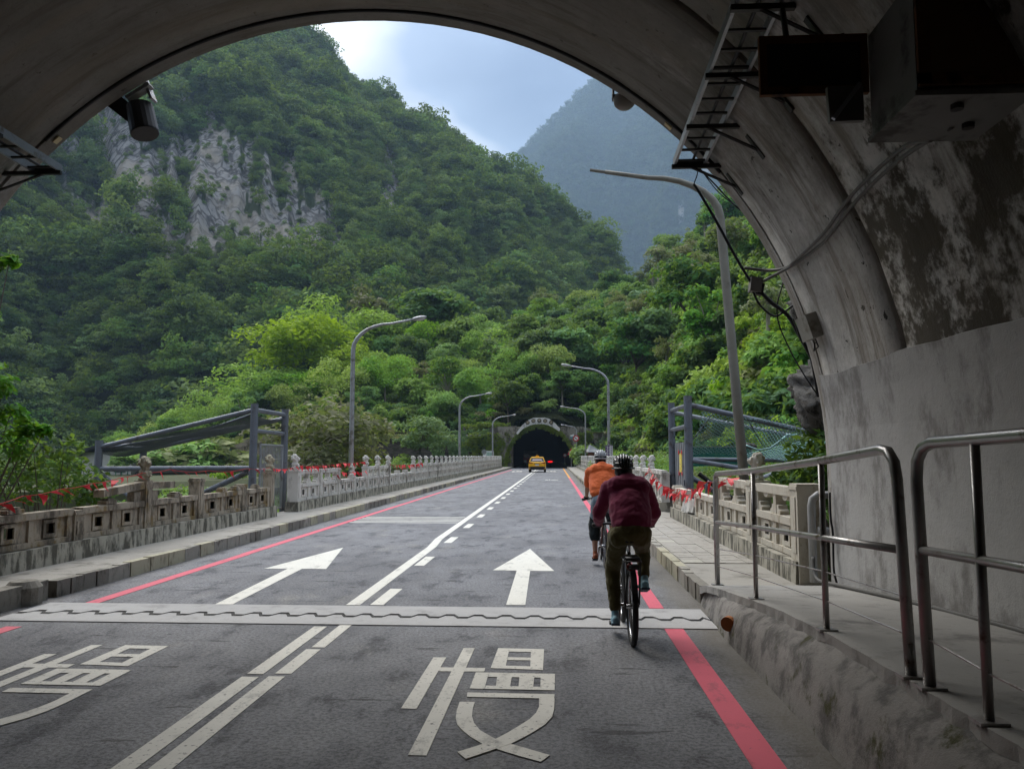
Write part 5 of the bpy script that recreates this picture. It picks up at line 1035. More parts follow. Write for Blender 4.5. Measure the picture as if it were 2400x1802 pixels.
# ================================================================ far tunnel and retaining walls
FX, FY = -2.1, 112.
def fz(a, b, Y=FY): return at(1150+a/8.848, 960+b/8.848, Y)
def glyph(ch, size, mat, name, parent, loc, depth=.03):
    cu = bpy.data.curves.new('g', 'FONT'); cu.body = ch; cu.size = size; cu.extrude = depth; cu.align_x = 'CENTER'; cu.align_y = 'CENTER'; cu.resolution_u = 2
    o = link('tmpg', cu); dg = bpy.context.evaluated_depsgraph_get(); me = bpy.data.meshes.new_from_object(o.evaluated_get(dg)); bpy.data.objects.remove(o)
    me.materials.clear(); me.materials.append(mat); me.name = name
    q_ = link(name, me, parent, Vector(loc)-wloc(parent)); q_.rotation_euler = (R(90), 0, 0); return q_
STONEW = concrete_mat('stone_wall', (.13, .11, .09), (.075, .062, .052), (.03, .026, .022), 1.3, (.35, .35, 2.2), .42, .6, .9, (.045, .055, .02))
OLDC = concrete_mat('old_concrete', (.30, .275, .23), (.19, .175, .145), (.06, .055, .042), .5, (1, 1, .4), .45, .6, .9, (.06, .075, .025))
ft = thing('far_tunnel', 'ivy-hung tunnel portal with a name band at the far end of the bridge', 'tunnel', (FX, FY, 0))
N = 28; el = [(FX+4.75*math.cos(math.pi*k/N), 5.85*math.sin(math.pi*k/N)) for k in range(N+1)]
vs = [(x, FY, z) for x, z in el]+[(x, 215, z) for x, z in el]; n = N+1
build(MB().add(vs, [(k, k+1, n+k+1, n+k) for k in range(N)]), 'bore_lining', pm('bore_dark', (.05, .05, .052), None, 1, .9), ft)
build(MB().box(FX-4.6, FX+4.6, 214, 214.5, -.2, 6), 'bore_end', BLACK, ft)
ou = []
for x, z in el: 
    k = max(abs(x-FX)/7.2, z/5.9, 1e-3); ou.append((FX+(x-FX)/k, z/k))
ou = [(FX+math.copysign(7.2, x-FX) if z < .05 else x, z) for x, z in ou]
vs = [(x, FY, z) for x, z in el]+[(x, FY, z) for x, z in ou]+[(x, FY+3, z) for x, z in ou]
build(MB().add(vs, [(k, n+k, n+k+1, k+1) for k in range(N)]+[(n+k, 2*n+k, 2*n+k+1, n+k+1) for k in range(N)]), 'headwall', OLDC, ft)
out = [(-5.5, 5.0), (-4.6, 6.15), (-3.7, 6.85), (-3.0, 7.15), (-1.5, 7.17), (-.8, 7.0), (0, 6.4), (.75, 5.55)]; inn = [(-5.35, 4.75), (-4.5, 5.6), (-3.6, 6.05), (-2.9, 6.22), (-1.6, 6.25), (-.9, 6.08), (-.15, 5.7), (.6, 5.2)]
for i in range(7): build(MB().prism([inn[i], inn[i+1], out[i+1], out[i]], lambda x, z: (x, FY-.55, z), lambda x, z: (x, FY+.6, z)), 'name_band', concrete_mat('band_concrete', (.66, .645, .61), (.55, .54, .51), (.18, .17, .155), 1) if i == 0 else bpy.data.materials['band_concrete'], ft)
DISC = pm('disc_dark', (.025, .02, .016), None, 9, .6); GOLD = pm('glyph_gold', (.58, .50, .34), (.45, .38, .25), 9, .5)
for ch, a, b in zip('道隧亭益金', (765, 885, 1008, 1130, 1255), (268, 232, 227, 232, 265)):
    c = fz(a, b, FY-.58); d = build(MB().tube([c+Vector((0, .05, 0)), c+Vector((0, -.03, 0))], .30, 18), 'name_disc', DISC, ft); glyph(ch, .46, GOLD, 'glyph', d, c+Vector((0, -.05, 0)), .015)
# retaining walls left and right of the portal
rw = thing('retaining_wall', 'dark weathered stone retaining wall left of the far tunnel', 'wall', (-18, 116, 0))
mb = MB(); rr = random.Random(3); xs = [-9.3-i*.9 for i in range(25)]; zs = [-2, -1, 0, .6, 1.2, 1.8, 2.4, 3.0, 3.6, 4.2, 4.8, 5.2]
vs = [(x, 115.2+.12*z+rr.uniform(-.1, .1), z+rr.uniform(-.08, .08)) for x in xs for z in zs]+[(x, 118.5, 5.3) for x in xs]; m_ = len(zs)
mb.add(vs, [(i*m_+k, (i+1)*m_+k, (i+1)*m_+k+1, i*m_+k+1) for i in range(24) for k in range(m_-1)]+[(i*m_+m_-1, (i+1)*m_+m_-1, 25*m_+i+1, 25*m_+i) for i in range(24)]); build(mb, 'stone_face', STONEW, rw)
build(MB().box(-31, -9.3, 115.6, 116.3, 5.2, 5.42), 'mossy_coping', pm('moss', (.10, .12, .03), (.16, .15, .05), 2, .95, .4), rw)
w2 = thing('terrace_wall', 'low overgrown concrete wall beside the far tunnel name band', 'wall', (-7.5, 113, 0)); build(MB().box(-12.5, -6.0, 112.6, 113.4, -.3, 4.6), 'lower_wall', OLDC, w2); build(MB().box(-13.5, -5.6, 115, 115.6, 5.3, 6.1), 'upper_wall', OLDC, w2); build(MB().box(-12.8, -5.7, 112.4, 112.6, 4.62, 4.78), 'ledge', pm('ledge_pale', (.40, .38, .33), None, 2, .8), w2)
w3 = thing('terrace_wall', 'overgrown concrete wall right of the far tunnel', 'wall', (8, 113, 0)); build(MB().box(5.1, 16, 112.6, 113.4, -.3, 5.0), 'wall_face', OLDC, w3); build(MB().box(5.1, 16.2, 112.45, 113.5, 5.0, 5.15), 'coping', bpy.data.materials['moss'], w3)
lw = thing('old_wall', 'tan stained retaining wall with small signs seen under the left frame', 'wall', (-50, 122, -1))
mb = MB(); pts = [(-70, -1.7), (-36, -1.7), (-36, 5.0), (-44, 5.0), (-48, 4.4), (-56, 2.2), (-64, .6), (-70, 0)]; mb.prism(pts, lambda x, z: (x, 121, z), lambda x, z: (x, 123, z)); build(mb, 'wall_face', concrete_mat('tan_concrete', (.33, .28, .21), (.22, .185, .14), (.08, .07, .045), .5, (1, 1, .5), .47, .62, .9, (.075, .085, .03)), lw)
build(MB().tube([(-36, 121.5, 5.05), (-44, 121.5, 5.05), (-48, 121.5, 4.45), (-56, 121.5, 2.25), (-64, 121.5, .65)], .28, 6), 'moss_edge', bpy.data.materials['moss'], lw)
for (x, y, w, h, c, nm, lab) in ((538, 1060, .42, 1.15, (.18, .34, .50), 'blue', 'narrow blue sign on the tan wall'), (560, 1068, .5, 1.1, (.60, .52, .32), 'cream', 'cream notice sign on the tan wall'), (512, 1067, .4, .55, (.45, .47, .5), 'grey', 'small grey sign on the tan wall')):
    p = at(x, y, 120.9); s_ = thing('wall_sign', lab, 'sign', p); build(MB().box(p.x-w/2, p.x+w/2, 120.85, 120.95, p.z-h/2, p.z+h/2), 'plate', pm('sign_'+nm, c, None, 3, .5), s_); build(MB().box(p.x-w*.3, p.x+w*.3, 120.83, 120.86, p.z-h*.32, p.z+h*.1), 'print', pm('sign_ink_'+nm, tuple(v*.35 for v in c), None, 6, .6), s_)
# buildings on the far bank at left
b = thing('lodge', 'low pale building with a dark sloping roof behind the left frame', 'building', (-63, 112, -1.6))
p0, p1 = at(183, 1090, 112), at(245, 1090, 112)
build(MB().box(p0.x+.6, p1.x+4, 112, 120, -1.7, 2.3), 'wall', pm('lodge_wall', (.50, .49, .45), (.4, .39, .36), .6, .8), b)
build(MB().prism([(p0.x-1.2, 1.55), (p1.x, 3.15), (p1.x+6, 3.4), (p1.x+6, 3.8), (p1.x, 3.6), (p0.x-1.2, 1.95)], lambda x, z: (x, 111, z), lambda x, z: (x, 121, z)), 'roof', pm('roof_dark', (.028, .028, .03), None, 2, .7), b)
build(MB().box(p1.x+1.5, p1.x+3.2, 111.9, 112.05, -.6, 1.4), 'window', pm('window_dark', (.03, .04, .045), None, 2, .2), b)
b = thing('shelter', 'open shelter with a thin white roof edge behind the left frame', 'building', (-50, 113, -1.6)); q0, q1 = at(278, 1056, 113), at(376, 1058, 113)
build(MB().box(q0.x, q1.x, 112.5, 119, q0.z-.28, q0.z), 'roof', pm('roof_white', (.66, .66, .64), None, 1, .6), b)
for k in range(4): x = q0.x+1.5+(q1.x-q0.x-2)*k/3; build(MB().box(x-.15, x+.15, 113, 113.3, -1.7, q0.z-.3), 'column', pm('column_brown', (.10, .08, .06), None, 2, .8) if k == 0 else bpy.data.materials['column_brown'], b)
build(MB().box(q0.x+3, q1.x-1, 118, 118.4, -1.7, q0.z-.4), 'back_wall', pm('shelter_dark', (.04, .035, .03), None, 2, .9), b)
GRN = pm('fence_green', (.03, .20, .10), None, 3, .5); f = thing('green_railing', 'green tube railing on the far bank under the left frame', 'railing', (-54, 108, -1.6)); g0, g1 = at(258, 1092, 108), at(300, 1092, 108)
for k in range(4): x = g0.x+(g1.x-g0.x)*k/3; build(MB().tube([(x, 108, -1.7), (x, 108, 1.75)], .06, 5), 'post', GRN, f)
for z in (.1, .9, 1.7): build(MB().tube([(g0.x, 108, z), (g1.x, 108, z)], .06, 5), 'rail', GRN, f)
# booth with a corrugated roof right of the bridge end
bt = thing('booth', 'small booth with a grey corrugated hipped roof behind the right parapet', 'building', (4.6, 86, -.1)); c = at(1382, 1041, 87); a0, a1 = at(1372, 1059, 87), at(1412, 1059, 87)
RF = pm('roof_corrugated', (.23, .24, .25), (.16, .17, .18), 3, .5, 0, .3, .2, (.30, .12, .08), 1.2, .6, .66); zE = a0.z; zP = c.z
xs = np.linspace(a0.x, a1.x, 25)
for k in range(24):
    x0, x1 = xs[k], xs[k+1]; f_ = lambda x: zE+(zP-zE)*max(0, 1-(abs(x-c.x)/(c.x-a0.x) if x < c.x else (x-c.x)/(a1.x-c.x))); o_ = .03*(k % 2)
    build(MB().add([(x0, 86.2-o_, zE), (x1, 86.2-o_, zE), (x1, 87.2-o_, max(f_(x1), zE+.02)), (x0, 87.2-o_, max(f_(x0), zE+.02)), (x0, 86.2-o_, zE-.05), (x1, 86.2-o_, zE-.05), (x1, 88.6, zE), (x0, 88.6, zE)], [(0, 1, 2, 3), (4, 5, 1, 0), (3, 2, 6, 7)]), 'roof_sheet', RF, bt)
build(MB().box(a0.x+.3, a1.x-.25, 86.6, 88.2, -.2, zE-.05), 'booth_wall', pm('booth_brick', (.30, .13, .08), (.2, .085, .05), 4, .8), bt)
build(MB().box(a0.x+.9, a0.x+1.4, 86.56, 86.6, .7, 1.7), 'booth_window', bpy.data.materials['window_dark'], bt)
# ================================================================ signs
SR, SW, SB, SK = pm('sign_red', (.60, .02, .025), None, 4, .4), pm('sign_white', (.80, .80, .78), None, 4, .4), pm('sign_blue', (.02, .17, .42), None, 4, .4), pm('sign_black', (.01, .01, .01), None, 4, .5)
def disc(c, r, y0, y1, n=24): return MB().tube([Vector(c)+Vector((0, y0, 0)), Vector(c)+Vector((0, y1, 0))], r, n)
c = fz(1770, 595, 109.2); s_ = thing('round_sign', 'round red and white prohibition sign on the farthest lamp post', 'sign', c)
build(disc(c, .44, 0, .03), 'plate', SR, s_); build(disc(c, .30, -.01, .0), 'white_field', SW, s_); build(MB().obox(c+Vector((0, -.02, 0)), (.62, .015, .07), (0, R(40), 0)), 'slash', SR, s_); build(MB().obox(c+Vector((-.06, -.03, .03)), (.26, .012, .10), (0, R(30), 0)), 'symbol', SK, s_)
c = fz(1670, 888, 108.6); s_ = thing('warning_triangle', 'red-bordered warning triangle beside the far tunnel', 'sign', c)
tri = lambda r: [(c.x-r*.87, c.z-r*.5), (c.x+r*.87, c.z-r*.5), (c.x, c.z+r)]
build(MB().prism(tri(.62), lambda x, z: (x, 108.6, z), lambda x, z: (x, 108.63, z)), 'plate', SR, s_); build(MB().prism(tri(.36), lambda x, z: (x, 108.585, z), lambda x, z: (x, 108.598, z)), 'white_field', SW, s_); build(MB().prism(tri(.16), lambda x, z: (x, 108.575, z), lambda x, z: (x, 108.583, z)), 'symbol', SK, s_); build(MB().tube([(c.x, 108.66, -.1), (c.x, 108.66, c.z)], .04, 6), 'pole', GALV, s_)
c = fz(1745, 842, 109); s_ = thing('round_sign', 'round blue sign half hidden by leaves near the far tunnel', 'sign', c); build(disc(c, .33, 0, .03), 'plate', SB, s_); build(MB().tube([(c.x, 109.06, -.1), (c.x, 109.06, c.z)], .04, 6), 'pole', GALV, s_)
c = fz(1540, 945, 116); s_ = thing('round_sign', 'small round pale sign just inside the far tunnel on the right', 'sign', c); build(disc(c, .27, 0, .03), 'plate', SR, s_); build(disc(c, .2, -.01, 0), 'white_field', SW, s_); build(MB().tube([(c.x, 116.05, -.1), (c.x, 116.05, c.z)], .03, 6), 'pole', GALV, s_)
c = fz(1690, 535, 109.3); s_ = thing('camera_box', 'small pale camera box on the farthest lamp post', 'camera', c); build(MB().obox(c, (.5, .3, .26), (0, R(-15), 0)), 'housing', SW, s_); build(MB().obox(c+Vector((-.1, -.02, -.28)), (.42, .24, .2), (0, R(10), 0)), 'lower_unit', pm('teal', (.06, .24, .28), None, 4, .5), s_)
c = at(1428, 1057, 47.5); s_ = thing('notice_board', 'purple and white notice board strapped to the right lamp post', 'sign', c); PUR = pm('notice_purple', (.16, .10, .20), None, 6, .5); w, h = .44, .70
build(MB().box(c.x-w/2, c.x+w/2, 47.55, 47.58, c.z-h/2, c.z+h/2), 'board', PUR, s_); build(MB().box(c.x+w*.1, c.x+w*.46, 47.54, 47.549, c.z-h*.46, c.z+h*.47), 'white_strip', SW, s_)
for k in range(6): build(MB().obox((c.x-.12+(.03 if k % 2 else 0), 47.54, c.z+.26-k*.085), (.055, .012, .05)), 'lettering', SW, s_); build(MB().obox((c.x-.0+.02*(k % 2), 47.54, c.z+.24-k*.085), (.05, .012, .045)), 'lettering', SW, s_); build(MB().obox((c.x+.12, 47.53, c.z+.28-k*.10), (.07, .01, .06)), 'lettering', PUR, s_)
c = at(1142, 1066, 108.5); s_ = thing('map_board', 'green and white sign board behind the far end of the left parapet', 'sign', c); build(MB().box(c.x-.6, c.x+.9, 108.5, 108.55, c.z-.7, c.z+.55), 'board', SW, s_); build(MB().box(c.x-.1, c.x+.7, 108.47, 108.5, c.z-.5, c.z+.4), 'green_print', pm('print_green', (.05, .25, .14), (.6, .65, .6), 4, .5), s_); [build(MB().tube([(c.x+dx, 108.6, -.1), (c.x+dx, 108.6, c.z)], .04, 6), 'leg', GALV, s_) for dx in (-.4, .7)]
c = at(1134.5, 1059, 106.5); s_ = thing('round_sign', 'grey back of a round sign behind the left parapet end', 'sign', c); build(disc(c, .33, 0, .03), 'plate', pm('sign_back', (.30, .31, .29), None, 4, .6), s_); build(MB().tube([(c.x, 106.45, -.1), (c.x, 106.45, c.z+.45)], .035, 6), 'pole', GALV, s_)
# ================================================================ vehicles
YEL = pm('taxi_yellow', (.80, .42, .008), (.74, .38, .006), 2, .28, 0, .5); GLASS = pm('car_glass', (.02, .022, .026), None, 2, .08, 0, .6); PLAS = pm('plastic_black', (.018, .018, .02), None, 8, .6); TAIL = pm('tail_lens', (.30, .015, .012), None, 8, .2, 0, .5); PLATE = pm('number_plate', (.72, .70, .66), None, 40, .5)
def suv(name, label, x, y, paint, cat, taxi=False):
    t = thing(name, label, cat, (x, y, 0)); o = Vector((x, y, 0))
    def B(m, n, mat, sm=False, par=t): m.v = [tuple(Vector(v)+o) for v in m.v]; return build(m, n, mat, par, None, sm)
    secs = []                                            # cross-sections along the length, rear to front
    for yy, zt_, zb, wt, wb, ws in ((0, 1.02, .42, .70, .74, .80), (.05, 1.10, .36, .74, .80, .86), (.25, 1.18, .30, .80, .86, .91), (.9, 1.14, .26, .82, .88, .915), (2.2, 1.08, .26, .82, .88, .915), (3.3, 1.04, .26, .80, .87, .91), (4.1, .90, .30, .72, .82, .86), (4.4, .70, .36, .62, .72, .76)):
        secs.append([(-wb, yy, zb), (-ws, yy, (zb+zt_)*.45), (-ws*.985, yy, (zb+zt_)*.62), (-wt-.05, yy, zt_), (wt+.05, yy, zt_), (ws*.985, yy, (zb+zt_)*.62), (ws, yy, (zb+zt_)*.45), (wb, yy, zb)])
    k = 8; m = MB().add([p for s in secs for p in s], [(i*k+j, i*k+(j+1) % k, (i+1)*k+(j+1) % k, (i+1)*k+j) for i in range(len(secs)-1) for j in range(k)]+[tuple(range(k)), tuple(range((len(secs)-1)*k, len(secs)*k))[::-1]]); body = B(m, 'body', paint)
    cab = []
    for yy, zz, w in ((.10, 1.10, .78), (.42, 1.56, .62), (1.2, 1.63, .63), (2.2, 1.60, .62), (3.2, 1.06, .76)): cab.append([(-w, yy, zz), (w, yy, zz)])
    roof = MB()
    roof.add([(-.62, .40, 1.555), (.62, .40, 1.555), (.63, 1.2, 1.635), (-.63, 1.2, 1.635), (.61, 2.25, 1.60), (-.61, 2.25, 1.60), (-.66, .40, 1.49), (.66, .40, 1.49), (.67, 1.2, 1.55), (-.67, 1.2, 1.55), (.65, 2.25, 1.54), (-.65, 2.25, 1.54)], [(0, 1, 2, 3), (3, 2, 4, 5), (0, 3, 9, 6), (3, 5, 11, 9), (1, 7, 8, 2), (2, 8, 10, 4), (0, 6, 7, 1)]); B(roof, 'roof', paint)
    for s in (-1, 1):
        m = MB().add([(s*.79, .16, 1.12), (s*.665, .42, 1.49), (s*.68, 1.2, 1.55), (s*.66, 2.2, 1.54), (s*.79, 3.1, 1.07)], [(0, 1, 2, 3, 4) if s < 0 else (4, 3, 2, 1, 0)]); B(m, 'side_window', GLASS)
        m = MB().tube([(s*.80, .08, 1.09), (s*.66, .40, 1.50)], .055, 6); B(m, 'rear_pillar', paint); m = MB().obox((s*.99, 2.75, 1.08), (.2, .1, .14)); B(m, 'mirror', PLAS)
        m = MB().prism([(s*.42, 1.02), (s*.84, 1.08), (s*.88, .98), (s*.80, .93), (s*.45, .97)] if s > 0 else [(s*.45, .97), (s*.80, .93), (s*.88, .98), (s*.84, 1.08), (s*.42, 1.02)], lambda x_, z_: (x_, -.015, z_), lambda x_, z_: (x_, .12, z_)); B(m, 'tail_lamp', TAIL)
        for yy in (.85, 3.5): w = B(MB().tube([(s*.70, yy, .34), (s*.905, yy, .34)], .34, 20), 'wheel', TYRE); B(MB().tube([(s*.88, yy, .34), (s*.915, yy, .34)], .21, 14), 'rim', GALV, False, w)
    m = MB().add([(-.74, .09, 1.10), (.74, .09, 1.10), (.60, .38, 1.50), (-.60, .38, 1.50)], [(0, 1, 2, 3)]); rwd = B(m, 'rear_window', GLASS)
    m = MB().add([(-.75, 3.2, 1.07), (.75, 3.2, 1.07), (.6, 2.25, 1.55), (-.6, 2.25, 1.55)], [(0, 1, 2, 3)]); B(m, 'windscreen', GLASS)
    m = MB().prism([(-.80, .40), (-.86, .55), (-.70, .62), (.70, .62), (.86, .55), (.80, .40), (.6, .28), (-.6, .28)], lambda x_, z_: (x_, -.04, z_), lambda x_, z_: (x_, .3, z_)); B(m, 'bumper', PLAS)
    B(MB().box(-.19, .19, -.02, .005, .72, .88), 'number_plate', PLATE); B(MB().box(-.34, .34, -.012, .01, .885, .93), 'plate_trim', PLAS)
    if taxi:
        B(MB().prism([(-.20, 1.63), (-.18, 1.72), (-.08, 1.80), (.08, 1.80), (.18, 1.72), (.20, 1.63)], lambda x_, z_: (x_, 1.0, z_), lambda x_, z_: (x_, 1.25, z_)), 'taxi_light', YEL)
        m = MB()
        B(MB().add([(-.50, .205, 1.27), (.50, .205, 1.27), (.47, .285, 1.38), (-.47, .285, 1.38)], [(0, 1, 2, 3)]), 'window_sticker', pm('sticker_pink', (.62, .42, .42), (.75, .68, .66), 30, .5))
    return t
suv('taxi', 'yellow taxi driving toward the far tunnel', -1.9, 83, YEL, 'taxi', True)
# red lorry coming out of the far tunnel, hidden by the taxi up to its left flank
lo = thing('red_lorry', 'red lorry inside the far tunnel, mostly hidden behind the taxi', 'lorry', (-3.9, 121, 0)); LRD = pm('lorry_red', (.45, .02, .03), None, 4, .4)
build(MB().box(-4.85, -2.9, 121, 123, .55, 2.0), 'cab', LRD, lo); build(MB().box(-4.8, -2.95, 120.95, 121, 1.5, 2.1), 'windscreen', GLASS, lo); build(MB().box(-4.9, -2.85, 123.1, 128, .7, 2.6), 'load_box', pm('load_grey', (.2, .2, .2), None, 2, .7), lo)
for x in (-4.6, -3.15): build(MB().box(x-.2, x+.2, 120.93, 121, .75, 1.1), 'headlamp', SW, lo); build(MB().tube([(x-.15, 121.8, .4), (x+.15, 121.8, .4)], .4, 14), 'wheel', TYRE, lo)
build(MB().box(-4.85, -2.9, 120.9, 121.2, .4, .7), 'bumper', PLAS, lo)
LED = NT('led_red'); LED.b.inputs['Emission Color'].default_value = (1, .01, .015, 1); LED.b.inputs['Emission Strength'].default_value = .45; LED = LED.fin((.2, .0, .0), .5)
c = fz(1235, 1077, 126); s_ = thing('led_sign', 'glowing red light bar inside the far tunnel', 'light', c); build(MB().ball(c, (.42, .06, .13), 14, 8), 'led_face', LED, s_); build(MB().box(c.x-.62, c.x+.62, c.y+.05, c.y+.2, c.z-.25, c.z+.25), 'housing', PLAS, s_); build(MB().tube([(c.x, c.y+.12, 0), (c.x, c.y+.12, c.z)], .05, 6), 'post', PLAS, s_)
# ================================================================ trees and undergrowth of the middle distance
KIND = {}
def kind(key, *a, **k): KIND[key] = make_tree(*a, **k)
kind('round_dk', 301, 'round', 12, 5.2, 3000, 0.41, LF_DK, BARK, 22); kind('round_mid', 302, 'round', 10, 4.6, 2400, 0.41, LF_MID, BARK, 18); kind('round_cool', 303, 'round', 9, 4.6, 2200, 0.49, LF_BL, BARK, 16)
kind('umb_br', 304, 'round', 10, 5.0, 4600, .25, LF_BR, BARKP, 30); kind('umb_mid', 305, 'umbrella', 11, 5.0, 2600, 0.32, LF_MID, BARKP, 16); kind('tall_mid', 306, 'tall', 14, 3.6, 2400, 0.38, LF_MID, BARKP, 18); kind('tall_ol', 307, 'tall', 13, 3.0, 1100, 0.32, LF_OL, BARKP, 14)
kind('olive', 308, 'round', 6, 4.2, 2600, 0.22, LF_OL, BARKP, 22); kind('bush', 309, 'bush', 3.4, 2.6, 1100, 0.32, LF_MID, BARK, 12); kind('bush_dk', 310, 'bush', 3.2, 2.8, 1000, 0.35, LF_DK, BARK, 12); kind('bush_ol', 311, 'bush', 2.6, 2.2, 900, 0.27, LF_OL, BARK, 10); kind('small_gr', 312, 'umbrella', 7, 4.2, 3200, 0.23, LF_BL, BARK, 20); kind('bush_br', 313, 'bush', 3.2, 2.6, 1100, 0.30, LF_BR, BARK, 12)
kind('slender', 317, 'slender', 13, 2.6, 1100, .26, LF_OL, BARKP, 12); kind('slender_g', 318, 'slender', 13, 2.8, 1500, .28, LF_MID, BARKP, 13); kind('scrub_a', 314, 'bush', 2.6, 2.2, 2600, .085, LF_MID, BARK, 16); kind('scrub_b', 315, 'bush', 2.4, 2.0, 2400, .08, LF_BL, BARK, 14); kind('scrub_c', 316, 'bush', 2.2, 2.0, 2200, .075, LF_OL, BARK, 14)
HGT = {'slender': 13, 'slender_g': 13, 'scrub_a': 2.6, 'scrub_b': 2.4, 'scrub_c': 2.2, 'round_dk': 12, 'round_mid': 10, 'round_cool': 9, 'umb_br': 10, 'umb_mid': 11, 'tall_mid': 14, 'tall_ol': 13, 'olive': 6, 'bush': 3.4, 'bush_dk': 3.2, 'bush_ol': 2.6, 'small_gr': 7, 'bush_br': 3.2}
def ground(x, y):
    az = math.degrees(math.atan2(x, y)); r = math.hypot(x, y); lo, hi = -.2, 1.6
    for _ in range(30):
        m = (lo+hi)/2; q_ = mt_mid(np.array([az]), np.array([m])); rr = math.hypot(q_[0][0], q_[1][0])
        if rr < r: lo = m
        else: hi = m
    return (-.15 if x > -12 else -1.6) if lo < 0 else float(q_[2][0])
def tree(key, label, x, y, z, s, rot, group=None, cat='tree', wide=1.):
    t = thing('broadleaf_tree' if cat == 'tree' else 'shrub', label, cat, (x, y, z), group); tr, cr_ = KIND[key]
    for nm, me in (('trunk', tr), ('crown', cr_)): o = link(nm, me, t); o.rotation_euler.z = rot; o.scale = (s*wide, s*wide, s)
    return t
def tree_px(key, label, px, py, Y, wide=1., rot=0., group=None, z=None, cat='tree'):
    """stand a tree at distance Y whose top is seen at the photo position (px, py)"""
    p = at(px*1.085, py*1.085, Y); g = ground(p.x, Y) if z is None else z; s = max(.2, (p.z-g)/HGT[key]/1.02)
    return tree(key, label, p.x, Y, g, s, rot, group, cat, wide)
tree_px('round_dk', 'big dark round-crowned tree above the left lamp head', 938, 618, 176, 1.3, .4)
tree_px('tall_ol', 'pale feathery tree with thin bare branches left of the dark round tree', 800, 597, 172, 1.0, 1.)
tree_px('umb_br', 'bright yellow-green feathery tree highest in the left clump', 742, 640, 165, 1.2, 2.)
tree_px('umb_br', 'bright feathery tree behind the left lamp post, widest of the clump', 662, 672, 158, 1.3, .3)
tree_px('umb_br', 'bright feathery tree at the lower left end of the clump', 572, 782, 150, 1.5, 1.2)
tree_px('umb_br', 'bright feathery tree right behind the left lamp pole', 775, 745, 148, 1.4, 2.6)
tree_px('umb_br', 'small bright feathery tree low in the left clump', 640, 800, 144, 1.4, 4.)
tree_px('umb_mid', 'mid-green tree low behind the olive shrub', 790, 860, 136, 1.1, 3.)
tree_px('olive', 'greyish olive spreading tree behind the left gate', 668, 872, 66, 1.15, .5, None, -2.2)
tree_px('olive', 'second greyish olive tree just right of the left gate frame', 735, 885, 72, 1.0, 2.1, None, -2.2)
tree_px('small_gr', 'small fresh green tree in front of the dark stone wall', 908, 892, 105, 1.1, 1.1, None, -.2)
tree_px('umb_mid', 'flat-crowned tree directly above the tunnel name band, right side', 1215, 800, 124, 1.15, .9)
tree_px('umb_mid', 'yellow-topped tree standing over the far tunnel', 1195, 745, 138, 1.0, 2.2)
tree_px('tall_ol', 'tall tree with russet foliage on the ridge left of centre', 1175, 610, 205, 1.1, .2)
tree_px('round_cool', 'pale cool-green spreading tree right of the tunnel name band', 1290, 745, 150, 1.2, .7)
tree_px('round_dk', 'dark tree on the skyline at the foot of the hazy mountain', 1325, 585, 226, 1.1, 2.9)
tree_px('umb_mid', 'flat-topped tree on the right skyline', 1432, 508, 245, .9, .6)
tree_px('tall_ol', 'sparse bare-limbed tree on the right skyline', 1490, 488, 250, .8, 1.9)
tree_px('tall_mid', 'tall tree behind the leaning lamp post at the top of the slope', 1560, 430, 240, 1.1, 3.3)
for i, (px, py, Y, lab) in enumerate([(1505, 640, 118, 'slender pale-trunked tree left of the leaning lamp post'), (1545, 655, 112, 'slender pale-trunked tree just left of the leaning lamp pole'), (1620, 640, 108, 'slender pale-trunked tree right of the leaning lamp post'), (1655, 680, 98, 'slender pale-trunked tree nearest the tunnel rim'), (1440, 660, 130, 'slender tree above the right gate frame')]):
    tree_px('slender' if i % 2 else 'slender_g', lab, px, py, Y, .9, i*1.3)
tree_px('round_cool', 'light green shrub behind the third right lamp post', 1272, 968, 92, 1.3, .4, None, -.6, 'shrub')
tree_px('bush', 'fresh green shrub beside the farthest lamp post', 1265, 962, 100, .9, 1.4, None, -.3, 'shrub')
tree_px('bush_ol', 'yellowish shrub on the tan wall under the left frame', 430, 945, 116, 1.7, .2, None, -1.6, 'shrub'); tree_px('bush_br', 'yellow-green shrub beside the tan wall', 395, 955, 112, 1.4, 1.2, None, -1.6, 'shrub')
tree_px('round_mid', 'small tree on the far bank beside the green railing', 262, 972, 106, .9, .4, None, -1.6)
rng = np.random.default_rng(44); n_t = 0; ZONES = [(-30, -17, 'leafy tree in the wood at the left foot of the hill', 14), (-17, -3.5, 'leafy tree in the wood between the left lamp posts', 34), (-3.5, 3, 'leafy tree in the wood above the far tunnel', 34), (3, 9, 'leafy tree in the wood behind the right lamp posts', 34), (9, 19, 'leafy tree on the slope behind the right steel frame', 34)]
